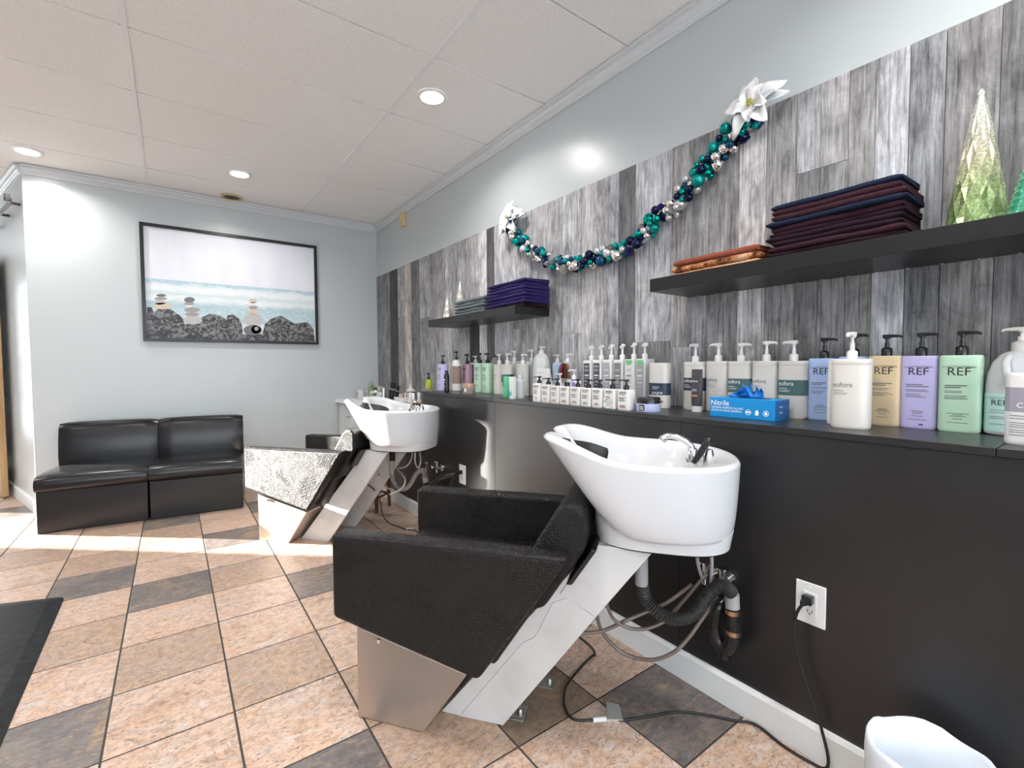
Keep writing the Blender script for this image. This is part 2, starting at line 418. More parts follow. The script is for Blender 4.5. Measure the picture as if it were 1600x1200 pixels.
# ceiling: slab, grid tees and fibre tiles
ceiling = struct('ceiling', MB().box(XLEFT - 0.12, XW + 0.12, YFRONT - 0.12, YFAR + 0.12, CEIL + 0.03, CEIL + 0.1), TEE)
TX = [XLEFT, -2.57, -1.351, -0.131, 1.086, XW]
TY = [YFRONT] + [2.139 + 0.6096 * k for k in range(-7, 11)] + [YFAR]
for x in TX[1:-1]:
    y1 = YB if x > CX else YFAR
    b_ = MB().box(x - 0.012, x + 0.012, YFRONT, y1, CEIL, CEIL + 0.0042).box(x - 0.002, x + 0.002, YFRONT, y1, CEIL + 0.0042, CEIL + 0.03)
    b_.build('main_tee', TEE, ceiling)
def xlim(y): return XW if y < YB else CX - 0.335 * (y - YB)
for bi in range(5):
    for k, y in enumerate(TY[1:-1]):
        x1 = min(TX[bi + 1], xlim(y))
        if x1 < TX[bi] + 0.05: continue
        MB().box(TX[bi] + 0.012, x1 - 0.012, y - 0.012, y + 0.012, CEIL + 0.012, CEIL + 0.016).build('cross_tee', TEE, ceiling)
for bi in range(5):
    for k in range(len(TY) - 1):
        y0, y1 = TY[k], TY[k + 1]; x0, x1 = TX[bi], TX[bi + 1]
        if y0 >= YB: x1 = min(x1, xlim(y0))
        elif y1 > YB and x0 > CX: y1 = YB
        if x1 < x0 + 0.05: continue
        rnd.random()
        o = MB().box(x0 + 0.003, x1 - 0.003, y0 + 0.005, y1 - 0.005, CEIL + 0.0045, CEIL + 0.02).build('ceiling_tile', CEILM, ceiling)

# crown moulding and baseboards
def moulding(name, p0, p1, nrm, prof, m=TRIM, parent=None):
    n = Vector(nrm)
    rings = [[Vector((p[0], p[1], 0)) + n * a + Vector((0, 0, z)) for a, z in prof] for p in (p0, p1)]
    b = MB().loft(rings)
    o = b.build(name, m, parent)
    if parent is None: o['kind'] = 'structure'
    bm = bmesh.new(); bm.from_mesh(o.data); bmesh.ops.recalc_face_normals(bm, faces=bm.faces); bm.to_mesh(o.data); bm.free()
    return o
CR = [(0, 2.568), (0.012, 2.568), (0.012, 2.578), (0.017, 2.581), (0.017, 2.590), (0.026, 2.598), (0.030, 2.608), (0.030, 2.616), (0.045, 2.622), (0.045, CEIL), (0, CEIL)]
def mould(name, p0, p1, n, prof, m=TRIM): return moulding(name, p0, p1, (n[0], n[1], 0), prof, m)
mould('trim_1', (XW, YFRONT), (XW, YB), (-1, 0), CR)
mould('trim_2', (CX, YB), (XW, YB), (0, -1), CR)
mould('trim_3', (CX, YB), (a1.x, a1.y), (ANRM.x, ANRM.y), CR)
BB = [(0, 0), (0.014, 0), (0.014, 0.088), (0.009, 0.10), (0, 0.10)]
mould('baseboard_back', (CX, YB), (XW, YB), (0, -1), BB, BASEB)
mould('baseboard_return', (CX, YB), (a1.x, a1.y), (ANRM.x, ANRM.y), BB, BASEB)
mould('baseboard_half', (XH, YFRONT), (XH, 3.95), (-1, 0), BB, BASEB)

# weathered planks on the right wall
PY = [5.028, 4.649, 4.447, 4.273, 4.125, 3.943, 3.722, 3.625, 3.452, 3.343, 3.219, 3.063, 2.926, 2.823, 2.725, 2.527, 2.421, 2.295, 2.125, 2.023, 1.867, 1.704, 1.606,
      1.501, 1.298, 1.193, 1.119, 0.989, 0.885, 0.78, 0.704, 0.621, 0.548, 0.464, 0.381, 0.27, 0.13, 0.0, -0.12, -0.26, -0.38, -0.52, -0.64, -0.8, -0.95, -1.1, -1.3]
TN = [.20, .075, .27, .36, .15, .28, .25, .30, .42, .28, .33, .36, .52, .13, .40, .38, .33, .34, .30, .36, .38, .35, .17, .38, .27, .25, .25, .46, .28, .35, .33, .26, .42, .25, .22, .16, .2, .28, .22, .35, .2, .3, .25, .3, .2, .3]
JO = {11: (1.43, .36, .065), 23: (1.23, .40, .20), 24: (1.20, .27, .33), 29: (1.80, .36, .22), 30: (1.80, .34, .24), 15: (1.36, .38, .33), 5: (1.55, .30, .24), 2: (1.60, .30, .22), 33: (1.45, .27, .2), 19: (1.30, .36, .40)}
PTOP = 2.085
for i in range(len(PY) - 1):
    y1, y0 = PY[i], PY[i + 1]
    z0 = 0.70 if y1 > 3.1 else 0.90
    segs = [(z0, PTOP, TN[i])]
    if i in JO: zj, tu, tl = JO[i]; segs = [(z0, zj - 0.0008, tl), (zj + 0.0008, PTOP, tu)]
    pr = rnd.uniform(0, 0.0014)
    gap = 0.004 if i in (19, 33) else 0.0015
    for (za, zb, tone) in segs:
        cy, cz = (y0 + y1) / 2, (za + zb) / 2; hy, hz = (y1 - y0) / 2 - gap / 2, (zb - za) / 2
        o = MB().box(-0.008 - pr, 0, -hy, hy, -hz, hz).build('plank', PLANK, wall_right)
        o.location = (XW, cy - gap / 2 * 0, cz)
        warm = rnd.uniform(-0.02, 0.045); t_ = 0.30 * (tone / 0.30) ** 1.22 * 1.12
        if i in (3,): warm = 0.12
        o.color = (t_ * (1 + warm), t_, t_ * (1 + 0.05 - warm), 1)

# half wall with a ledge
wall_half = struct('wall_half', MB().box(XH + 0.008, XW - 0.0005, YFRONT, 3.10, 0, ZL - 0.02).box(XH + 0.008, XW - 0.0005, 3.10, 3.95, 0, 0.745), BOARD)
for (y0, y1, zt) in ((YFRONT, -1.4, ZL - 0.0205), (-1.4, -0.2, ZL - 0.0205), (-0.2, 0.985, ZL - 0.0205), (0.985, 2.168, ZL - 0.0205), (2.168, 3.10, ZL - 0.0205), (3.10, 3.95, 0.745)):
    MB().box(XH, XH + 0.008, y0 + 0.001, y1 - 0.001, 0.0, zt).build('face_panel', BOARD, wall_half)
for (y0, y1) in ((YFRONT, 0.2), (0.2, 2.168), (2.168, 3.104)):
    MB().box(XH - 0.006, XP - 0.002, y0 + 0.0008, y1 - 0.0008, ZL - 0.019, ZL).build('ledge_board', BOARD, wall_half, bevel=0.0015)

# barn door on the angled return wall
WOOD = mat('oiled_pine', (0.42, 0.27, 0.14), 0.5)
def m_wood(name, c1, c2, sc=30):
    m = mat(name, c1, 0.5); t = NT(m); g = t.noise(t.coord('Object', (1, 1, 0.08)), sc, 6, 0.6, 0.5); t.col(t.ramp(g, [(0.3, c2), (0.7, c1)])); t.bump(g, 0.2, 0.002); return m
WOOD = m_wood('knotty_pine', (0.50, 0.33, 0.17), (0.33, 0.20, 0.09))
WOODP = m_wood('pale_brown_board', (0.42, 0.33, 0.27), (0.30, 0.22, 0.17))
dpos = a0 + ADIR * 0.80 + ANRM * 0.045
door = bpy.data.objects.new('door_1', None); COL.objects.link(door); door['kind'] = 'structure'
door.location = dpos; door.rotation_euler = (0, 0, math.atan2(ADIR.y, ADIR.x))     # local x runs along the wall, local y = into the room (left of ADIR)
W_, H_, T_ = 1.0, 2.08, 0.045
for x0 in (0, W_ - 0.13): MB().box(x0, x0 + 0.13, 0, T_, 0.012, H_).build('stile', WOOD, door, bevel=0.003)
for z0, z1 in ((0.012, 0.20), (0.95, 1.08), (H_ - 0.15, H_)): MB().box(0.13, W_ - 0.13, 0.003, T_ - 0.003, z0, z1).build('rail', WOOD, door, bevel=0.002)
for k in range(6): MB().box(0.13 + k * 0.1233 + 0.001, 0.13 + (k + 1) * 0.1233 - 0.001, 0.012, 0.03, 0.2, H_ - 0.15).build('board', WOODP, door)
for z in (0.88, 1.16): MB().tube([(0.07, T_ - 0.07, z), (0.07, T_ + 0.05, z)], 0.009).build('handle_post', BPLAS, door)
MB().box(0.06, 0.08, T_ + 0.05, T_ + 0.06, 0.84, 1.20).build('handle_bar', BPLAS, door)
for x in (0.1, 0.9):
    MB().box(x - 0.02, x + 0.02, T_, T_ + 0.006, 1.85, 2.36).build('hanger_strap', BPLAS, door)
    MB().disc((x, T_ + 0.006, 2.33), 0.055, (0, 1, 0), 0.012).build('roller', BPLAS, door)
rail = thing('sliding_door_rail', 'black steel sliding door rail with end stops on white angled wall', 'door rail', a0 + ADIR * 0.04 + ANRM * 0.001 + Vector((0, 0, 2.36)), math.atan2(ADIR.y, ADIR.x))
MB().box(0, 2.0, 0.05, 0.057, -0.02, 0.02).build('track', BPLAS, rail)
for x in (0.05, 0.5, 1.0, 1.5, 1.95): MB().tube([(x, 0, 0), (x, 0.05, 0)], 0.011).build('standoff', BPLAS, rail)
MB().box(0.10, 0.15, 0.045, 0.075, 0.02, 0.075).build('end_stop', BPLAS, rail, bevel=0.004)

# ------------------------------------------------------------------ ceiling fixtures
LENS = mat('lit_lens', (1, 1, 1), 0.4, emit=((1.0, 0.97, 0.92), 30))
LTR = mat('white_lamp_trim', (0.85, 0.85, 0.84), 0.4)
LLAB = {0: 'round white recessed downlight in the ceiling nearest the bauble garland', 1: 'round lit recessed downlight in the ceiling before the framed seascape', 2: 'lit recessed downlight at the far left above the wall corner'}
for i, (x, y) in enumerate(LAMP_POS):
    t = thing('ceiling_downlight', LLAB.get(i, 'round white recessed downlight in the ceiling out of the picture'), 'ceiling light', (x, y, CEIL), 0, 'recessed downlights')
    n = 28; b = MB()
    b.loft([[(r * math.cos(2 * PI * k / n), r * math.sin(2 * PI * k / n), z) for k in range(n)] for r, z in ((0.086, 0.006), (0.086, -0.003), (0.080, -0.006), (0.064, -0.004), (0.062, 0.004))], False, False)
    b.build('trim_ring', LTR, t, smooth=40)
    MB().lathe([(0.063, -0.002), (0.063, -0.0005)], n).build('lens', LENS, t)
    la = bpy.data.lights.new('lamp', 'AREA'); la.shape = 'DISK'; la.size = 0.12; la.energy = LAMP_W; la.color = (1.0, 0.975, 0.94); la.spread = math.radians(150)
    lo = bpy.data.objects.new('lamp', la); COL.objects.link(lo); lo.parent = t; lo.location = (0, 0, -0.012)
p = thing('ceiling_speaker', 'round dark ceiling speaker with a yellowed rim above the framed seascape', 'speaker', (0.473, 4.905, CEIL))
MB().lathe([(0.085, 0.005), (0.085, -0.006), (0.066, -0.008), (0.064, 0.0)], 28, cap0=False, cap1=False).build('rim', mat('yellowed_plastic', (0.55, 0.42, 0.22), 0.45), p, smooth=40)
MB().lathe([(0.066, -0.001), (0.055, -0.004), (0.02, -0.003), (0.001, -0.006)], 24, cap0=False).build('grille', mat('brown_grille', (0.035, 0.018, 0.012), 0.5), p, smooth=40)
p = thing('door_chime', 'small yellowed plastic chime box on the wall below the crown moulding', 'door chime', (XW, 4.27, 2.52))
YEL = mat('yellowed_beige_plastic', (0.62, 0.47, 0.24), 0.45)
MB().box(-0.045, 0, -0.035, 0.035, -0.07, 0.055).build('case', YEL, p, bevel=0.006)
for k in range(3): MB().box(-0.047, -0.045, -0.018, 0.018, -0.02 + k * 0.02, -0.012 + k * 0.02).build('slot', mat('yellowed_pale', (0.72, 0.60, 0.40), 0.5), p)

# ------------------------------------------------------------------ framed seascape
pc = thing('framed_picture', 'large black framed print of balanced stones by the sea on the grey wall', 'picture', (-0.19, YB - 0.0005, 1.34))
PW, PH = 1.40, 0.99
FRB = mat('black_frame', (0.012, 0.012, 0.013), 0.3)
fw, fd = 0.026, 0.03
for nm_, bx_ in (('frame_bar', (0, PW, -fd, 0, 0, fw)), ('frame_bar', (0, PW, -fd, 0, PH - fw, PH)), ('frame_bar', (0, fw, -fd, 0, fw, PH - fw)), ('frame_bar', (PW - fw, PW, -fd, 0, fw, PH - fw))):
    MB().box(*bx_).build(nm_, FRB, pc, bevel=0.002)
sea = mat('printed_sea_and_sky', (0.7, 0.7, 0.75), 0.35); t = NT(sea)
tc = t.n('ShaderNodeTexCoord'); sx = t.n('ShaderNodeSeparateXYZ'); t.l(tc.outputs['Object'], sx.inputs[0])
zz = t.n('ShaderNodeMath', operation='DIVIDE', i_1=PH); t.l(sx.outputs['Z'], zz.inputs[0])
nw = t.noise(t.coord('Object', (1.6, 1, 6)), 4, 5, 0.6); ad = t.n('ShaderNodeMath', operation='MULTIPLY_ADD', i_1=0.10, i_2=-0.05); t.l(nw, ad.inputs[0])
zs = t.n('ShaderNodeMath', operation='ADD'); t.l(zz.outputs[0], zs.inputs[0]); t.l(ad.outputs[0], zs.inputs[1])
seac = t.ramp(zs.outputs[0], [(0.0, (0.62, 0.66, 0.68)), (0.16, (0.66, 0.70, 0.73)), (0.19, (0.36, 0.47, 0.53)), (0.24, (0.42, 0.55, 0.60)), (0.33, (0.36, 0.50, 0.56)), (0.38, (0.70, 0.74, 0.76)), (0.42, (0.52, 0.62, 0.66)), (0.455, (0.72, 0.75, 0.77)), (0.49, (0.66, 0.70, 0.74)), (0.515, (0.36, 0.52, 0.60)), (0.55, (0.36, 0.52, 0.60))])
foam = t.ramp(t.noise(t.coord('Object', (1, 1, 3)), 30, 6, 0.75), [(0.5, G(0)), (0.68, G(0.7))]); seac = t.mix(foam, seac, (0.78, 0.80, 0.82))
skyc = t.mix(t.noise(t.coord('Object', (3, 1, 0.6)), 3, 4), (0.62, 0.64, 0.71), (0.76, 0.77, 0.82))
gt = t.n('ShaderNodeMath', operation='GREATER_THAN', i_1=0.535); t.l(zz.outputs[0], gt.inputs[0])
t.col(t.mix(gt.outputs[0], seac, skyc))
prn = MB().box(fw, PW - fw, -0.012, -0.004, fw, PH - fw).build('print', sea, pc)
rk = mat('printed_dark_rock', (0.02, 0.02, 0.02), 0.4); t = NT(rk); n = t.noise(t.coord('Object', (1, 1, 1.4)), 17, 9, 0.8, 1.6)
t.col(t.ramp(n, [(0.36, (0.008, 0.008, 0.010)), (0.5, (0.03, 0.03, 0.032)), (0.56, (0.30, 0.30, 0.31)), (0.62, (0.07, 0.07, 0.07)), (0.7, (0.35, 0.34, 0.35))]))
def flat_poly(pts, y, m, name): return MB().add([(x, y, z) for x, z in pts], [tuple(range(len(pts)))]).build(name, m, prn)
def P2(zx, zy):                     # picture spot from the photograph
    p_ = on_y(200 + zx * 0.2, 330 + zy * 0.2, YB - 0.012); return (min(PW - fw, max(fw, p_.x + 0.19)), max(fw, p_.z - 1.34))
flat_poly([P2(*q_) for q_ in [(145, 1000), (145, 750), (185, 750), (200, 790), (240, 762), (330, 765), (400, 810), (440, 850), (430, 1000)]][::-1], -0.0124, rk, 'rock')
flat_poly([P2(*q_) for q_ in [(430, 1000), (432, 880), (545, 870), (575, 830), (640, 800), (720, 815), (770, 850), (775, 815), (820, 805), (870, 840), (890, 890), (905, 1010)]][::-1], -0.0124, rk, 'rock')
flat_poly([P2(*q_) for q_ in [(900, 1010), (900, 960), (1050, 960), (1070, 880), (1120, 840), (1190, 815), (1240, 840), (1300, 880), (1400, 865), (1450, 920), (1460, 1020)]][::-1], -0.0124, rk, 'rock')
SC = [((0.30, 0.28, 0.27), 'printed_grey_stone'), ((0.55, 0.47, 0.38), 'printed_tan_stone'), ((0.14, 0.14, 0.16), 'printed_dark_stone'), ((0.45, 0.43, 0.43), 'printed_pale_stone'), ((0.70, 0.68, 0.66), 'printed_white_stone')]
for cx_, cy_, w_, h_, k in [(270, 740, 78, 26, 1), (248, 712, 46, 18, 3), (255, 683, 50, 12, 0), (260, 658, 38, 12, 2), (505, 852, 75, 32, 3), (500, 806, 56, 16, 0), (500, 770, 62, 20, 0), (478, 742, 22, 14, 4), (478, 723, 40, 12, 0), (480, 693, 42, 22, 2),
                            (975, 930, 74, 40, 2), (1000, 925, 38, 32, 4), (1003, 918, 18, 16, 0), (978, 848, 76, 48, 3), (975, 785, 48, 18, 1), (978, 752, 36, 14, 0), (978, 725, 30, 15, 4), (975, 700, 32, 18, 1)]:
    pts = [P2(cx_ + w_ * math.cos(2 * PI * i / 20), cy_ + h_ * math.sin(2 * PI * i / 20)) for i in range(20)]
    flat_poly(pts[::-1], -0.0130 - 0.0002 * (k == 0), mat(SC[k][1], SC[k][0], 0.4), 'stone')

# ================================================================== WASH CHAIRS
CA = math.radians(37.5)
EA = Vector((math.sin(CA), -math.cos(CA), 0)); ES = Vector((math.cos(CA), math.sin(CA), 0))
B1 = Vector((0.4495, 1.4668, 0)); B2 = Vector((0.4243, 3.3810, 0))
SC0 = 0.2475
def lerp(a, b, t): return a + (b - a) * t
def sst(t): t = max(0, min(1, t)); return t * t * (3 - 2 * t)
def bowl_mesh():
    N = 200; A0 = 0.865
    rim = []; bot = []
    for i in range(N):
        th = 2 * PI * i / N; c, s_ = math.cos(th), math.sin(th)
        if c >= 0: a = A0 + 0.275 * abs(c) ** (2 / 2.3); s = 0.252 * math.copysign(abs(s_) ** (2 / 2.3), s_)
        else: a = A0 - 0.295 * abs(c) ** (2 / 4.6); s = 0.252 * math.copysign(abs(s_) ** (2 / 3.4), s_) * (1 - 0.17 * sst((A0 - a) / 0.295))
        fr = sst((A0 - a) / 0.29)
        z = 0.850 + 0.056 * fr ** 1.2 - 0.008 * max(0, c)
        notch = 0.086 * (1 - sst((abs(s) - 0.042) / 0.030)) if (c < 0 and a < 0.66) else 0.0
        rim.append((a, s, z, z - notch, max(0, -c), max(0, c), fr))
        bot.append((0.925 + 0.185 * math.copysign(abs(c) ** (2 / 2.6), c), 0.185 * math.copysign(abs(s_) ** (2 / 2.6), s_)))
    rings = []
    for v in [0, 0.03, 0.08, 0.16, 0.28, 0.42, 0.55, 0.66, 0.76, 0.85, 0.93, 0.98, 1.0]:
        r = []
        for i in range(N):
            a, s, z, zn, wf, wr, fr = rim[i]; ba, bs = bot[i]
            zb = 0.638 + 0.075 * wf ** 2
            vv = min(v, (zn - zb) / (z - zb)); e = lerp(0.30, 0.92, wf); g = vv ** e
            r.append((lerp(ba, a, g), SC0 + lerp(bs, s, g), lerp(zb, z, vv)))
        rings.append(r)
    top = rings[-1]; cx_ = 0.885
    def ins(i, d):
        a, s, z = top[i][0], top[i][1] - SC0, top[i][2]; L = math.hypot(a - cx_, s) or 1e-6
        return (a - (a - cx_) / L * d, SC0 + s - s / L * d, z)
    for d, dz in ((0.005, 0.007), (0.014, 0.010), (0.024, 0.006)):
        rings.append([(ins(i, d * (1 + 0.7 * rim[i][6]))[0], ins(i, d * (1 + 0.7 * rim[i][6]))[1], top[i][2] + dz) for i in range(N)])
    def inner(i, k):
        fr, wr = rim[i][6], rim[i][5]; d = 0.034 + 0.022 * fr + 0.075 * sst((wr - 0.45) / 0.4)
        x, y, zz = ins(i, d); return (lerp(0.93, x, k), lerp(SC0, y, k))
    rings.append([(*inner(i, 1), top[i][2] - 0.010 - 0.010 * rim[i][5]) for i in range(N)])
    for k, dz in ((0.975, 0.07), (0.94, 0.26), (0.87, 0.5), (0.77, 0.72), (0.6, 0.88), (0.4, 0.96), (0.15, 1.0)):
        rings.append([(*inner(i, k), lerp(top[i][2] - 0.02, 0.705, lerp(dz, dz * 0.9, rim[i][4]))) for i in range(N)])
    return MB().loft(rings)
def make_wash_chair(B, label, loop):
    t = thing('shampoo_wash_chair', label, 'wash chair', B, math.atan2(EA.y, EA.x), 'shampoo wash chairs along the half wall')
    MB().prism([(0, 0), (0, 0.298), (0.378, 0.212), (0.232, 0)], 0.0, 0.495).build('base', BRUSH, t, bevel=0.006)
    arm = [(-0.042, 0.352), (-0.042, 0.612), (0.690, 0.617), (0.432, 0.240)]
    for s0, s1 in ((-0.062, 0.012), (0.483, 0.557)):
        a_ = MB().prism(arm, s0, s1).build('armrest', CROC, t, bevel=0.016, seg=4)
        MB().tube([(-0.034, s0 + 0.004 if s0 < 0 else s1 - 0.004, 0.604), (0.674, s0 + 0.004 if s0 < 0 else s1 - 0.004, 0.609)], 0.0035, 6).build('piping', LEATH, a_)
    MB().prism([(-0.01, 0.335), (-0.015, 0.445), (0.02, 0.462), (0.55, 0.44), (0.46, 0.24)], 0.014, 0.481).build('seat', CROC, t, bevel=0.018, seg=3)
    back = [(0.42, 0.27), (0.46, 0.42), (0.638, 0.715), (0.665, 0.742), (0.70, 0.742), (0.722, 0.718), (0.724, 0.62), (0.607, 0.44), (0.578, 0.43), (0.456, 0.243)]
    MB().prism(back, 0.006, 0.489).build('backrest', CROC, t, bevel=0.014, seg=3)
    MB().prism([(0.665, 0.505), (0.735, 0.612), (0.752, 0.612), (0.682, 0.505)], 0.03, 0.465).build('back_panel', BPLAS, t, bevel=0.004)
    # slanted hollow leg
    Lb, Lt = [(0.245, 0.0), (0.456, 0.0)], [(0.742, 0.603), (0.902, 0.603)]
    for s0, s1 in ((0.098, 0.112), (0.384, 0.398)): MB().prism([Lb[0], Lb[1], Lt[1], Lt[0]], s0, s1).build('leg_cheek', WLAM, t, bevel=0.002)
    MB().prism([Lb[0], (0.262, 0), (0.757, 0.603), Lt[0]], 0.112, 0.384).build('leg_front', WLAM, t)
    for s0, s1 in ((0.094, 0.098), (0.398, 0.402)): MB().prism([(0.637, 0.445), Lt[0], Lt[1], (0.742, 0.391)], s0, s1).build('leg_cover', WLAM, t, bevel=0.001)
    for s0, s1 in ((0.0955, 0.098), (0.398, 0.4005)): MB().prism([(0.31, 0.0), (0.52, 0.275), (0.56, 0.30), (0.615, 0.415), (0.66, 0.435), (0.74, 0.388), (0.457, 0.002)], s0, s1).build('leg_plate', WLAM, t, bevel=0.0008)
    for (a, s) in ((0.47, 0.16), (0.53, 0.33)):
        pl = MB().box(a - 0.05, a + 0.045, s - 0.035, s + 0.035, 0, 0.006).build('floor_bracket', STEEL, t, bevel=0.002)
        MB().lathe([(0.011, 0.006), (0.011, 0.012), (0.006, 0.017)], 8, (a + 0.025, s, 0)).build('bolt', STEEL, pl)
    MB().lathe([(0.006, 0), (0.006, 0.012)], 8, (0.085, -0.005, 0.262)).build('lock_pin', CHROME, t)
    # ceramic bowl
    bowl_mesh().build('bowl', CERAM, t, smooth=0)
    pd = []
    for v in (0, 0.3, 0.6, 1.0):
        r = []
        for i in range(64):
            th = 2 * PI * i / 64; c, s_ = math.cos(th), math.sin(th); wf = max(0, -c)
            k = lerp(1.0, 1.04, v)
            r.append((0.925 + (0.19 if c > 0 else 0.195) * k * math.copysign(abs(c) ** (2 / 3), c), SC0 + 0.178 * k * math.copysign(abs(s_) ** (2 / 3), s_), lerp(0.608, 0.655 + 0.08 * wf ** 2, v)))
        pd.append(r)
    MB().loft(pd).build('bowl_foot', CERAM, t, smooth=40)
    o = sell(0.375, 0.345, 3, 48, 0.925, SC0); MB().loft([[(x, y, 0.6025) for x, y in o], [(x, y, 0.608) for x, y in o]]).build('bowl_plate', BPLAS, t)
    # neck rest
    rows = []
    for w in range(9):
        u = w / 8; a = lerp(0.583, 0.740, u); r = []
        for k in range(13):
            q = -1 + 2 * k / 12; s = q * lerp(0.046, 0.100, sst((u - 0.2) * 1.9)); z = lerp(0.853, 0.792, u ** 1.15) + 0.050 * abs(q) ** 2.4 * lerp(0.6, 1.0, u)
            r.append((a + 0.012 * abs(q), SC0 + s, z))
        rows.append(r)
    b = MB(); n = 13; top = [p for r in rows for p in r]; low = [(x + 0.004, y, z - 0.012) for x, y, z in top]
    fs = []
    for w in range(8):
        for k in range(12):
            i = w * n + k; fs.append((i, i + n, i + n + 1, i + 1)); j = i + 9 * n; fs.append((j, j + 1, j + n + 1, j + n))
    edge = [k for k in range(n)] + [w * n + 12 for w in range(1, 9)] + [8 * n + k for k in range(11, -1, -1)] + [w * n for w in range(7, 0, -1)]
    for e in range(len(edge)):
        i, j = edge[e], edge[(e + 1) % len(edge)]; fs.append((i, j, j + 9 * n, i + 9 * n))
    b.add(top + low, fs); b.build('neck_rest', BRUB, t, smooth=50)
    # tap
    ta = thing_part('tap', t)
    MB().lathe([(0.022, 0), (0.022, 0.006), (0.015, 0.01), (0.0145, 0.035), (0.012, 0.04)], 16, (1.015, SC0 + 0.02, 0.826)).build('tap_body', CHROME, ta, smooth=40)
    sp = spline([(1.015, SC0 + 0.02, 0.852), (1.005, SC0 + 0.02, 0.880), (0.972, SC0 + 0.02, 0.899), (0.940, SC0 + 0.02, 0.902), (0.925, SC0 + 0.02, 0.888)], 6)
    MB().tube(sp, lambda u: lerp(0.0105, 0.0085, u) if u < 0.85 else 0.0125, 12).build('spout', CHROME, ta, smooth=40)
    MB().lathe([(0.017, 0), (0.017, 0.03), (0.013, 0.045), (0.004, 0.048)], 14, (1.055, SC0 - 0.015, 0.826)).build('mixer', CHROME, ta, smooth=40)
    if not loop:
        MB().tube(spline([(1.012, SC0 - 0.045, 0.835), (1.03, SC0 - 0.047, 0.865), (1.05, SC0 - 0.05, 0.902), (1.054, SC0 - 0.05, 0.912)], 4), lambda u: 0.006 + 0.004 * math.sin(PI * min(1, u * 0.9 + 0.1)), 10).build('spray_handle', BPLAS, ta, smooth=40)
    else:
        MB().tube([(1.02 + 0.045 * math.cos(u * PI / 12), SC0 - 0.02, 0.835 + 0.05 * math.sin(u * PI / 12)) for u in range(-1, 14)], 0.006, 8).build('spray_handle', BPLAS, ta, smooth=40)
        MB().disc((1.0, SC0 - 0.025, 0.86), 0.018, (0.3, -0.6, 0.5), 0.012).build('spray_head', CHROME, ta)
    MB().lathe([(0.02, 0), (0.024, 0.004)], 16, (0.93, SC0, 0.704)).build('drain_grate', CHROME, t)
    return t
def thing_part(name, parent):
    o = bpy.data.objects.new(name, None); COL.objects.link(o); o.parent = parent; o.empty_display_size = 0.02; return o
chair1 = make_wash_chair(B1, 'black leather salon wash chair with white bowl, nearest the camera', False)
chair2 = make_wash_chair(B2, 'sunlit leather salon wash chair with white bowl, farther one near the grey wall', True)
chair1['label'] = 'black croc leather wash chair with white bowl in front of the glove box'
chair2['label'] = 'sunlit croc leather wash chair with white bowl beside the black couch seats'

# hoses, traps, valves and cords
W1 = (Matrix.Translation(B1) @ Matrix.Rotation(math.atan2(EA.y, EA.x), 4, 'Z')).inverted()
W2 = (Matrix.Translation(B2) @ Matrix.Rotation(math.atan2(EA.y, EA.x), 4, 'Z')).inverted()
def zz1(x, y): return (840 + x * 0.26667, 820 + y * 0.26667)
def zz2(x, y): return (540 + x * 0.1375, 690 + y * 0.1375)
def path(zf, pts, x0, x1):
    n = len(pts); return [on_x(*zf(*p), lerp(x0, x1, i / (n - 1))) for i, p in enumerate(pts)]
HOSE = mat('braided_brown_hose', (0.16, 0.125, 0.105), 0.4, metal=0.3); t_ = NT(HOSE); wv = t_.n('ShaderNodeTexWave', i_Scale=160.0, i_Distortion=1.0, bands_direction='DIAGONAL'); t_.l(t_.coord('Object'), wv.inputs['Vector']); t_.col(t_.mix(wv.outputs['Fac'], (0.10, 0.08, 0.07), (0.30, 0.24, 0.21)))
HOSEG = mat('pale_grey_hose', (0.42, 0.40, 0.38), 0.45)
CORR = mat('dark_corrugated_hose', (0.045, 0.043, 0.042), 0.35)
# chair 1
pth = path(zz1, [(608, 130), (608, 200), (610, 350)], 1.19, 1.19)
MB().tube(pth, 0.0205, 16).build('drain_pipe', GPVC, chair1, smooth=40, world2local=W1)
pth = spline(path(zz1, [(610, 345), (640, 440), (735, 530), (830, 552), (920, 515), (985, 430), (1040, 372), (1095, 362), (1140, 400)], 1.19, 1.385), 70)
MB().tube(pth, lambda u: 0.0155 + 0.0030 * (1 + math.sin(u * 2 * PI * 58)), 14).build('drain_hose', CORR, chair1, smooth=0, world2local=W1)
for k, (pts, x0, x1, r, m_) in enumerate([([(250, 635), (380, 622), (520, 560), (640, 510), (760, 455), (905, 350)], 1.10, 1.38, 0.0062, HOSE),
        ([(400, 450), (440, 545), (520, 600), (610, 612), (700, 588), (770, 540), (860, 440), (940, 345), (985, 290)], 1.13, 1.39, 0.0058, HOSE),
        ([(345, 520), (370, 610), (440, 705), (540, 770), (680, 790), (800, 745), (890, 655), (965, 550), (1060, 425)], 1.12, 1.41, 0.0062, HOSE),
        ([(935, 125), (938, 220), (965, 310), (985, 300)], 1.30, 1.41, 0.0055, GPVC), ([(1018, 118), (1020, 240), (1012, 370)], 1.33, 1.36, 0.0055, GPVC)]):
    MB().tube(spline(path(zz1, pts, x0, x1), 8), r, 10).build('supply_hose', m_, chair1, smooth=40, world2local=W1)
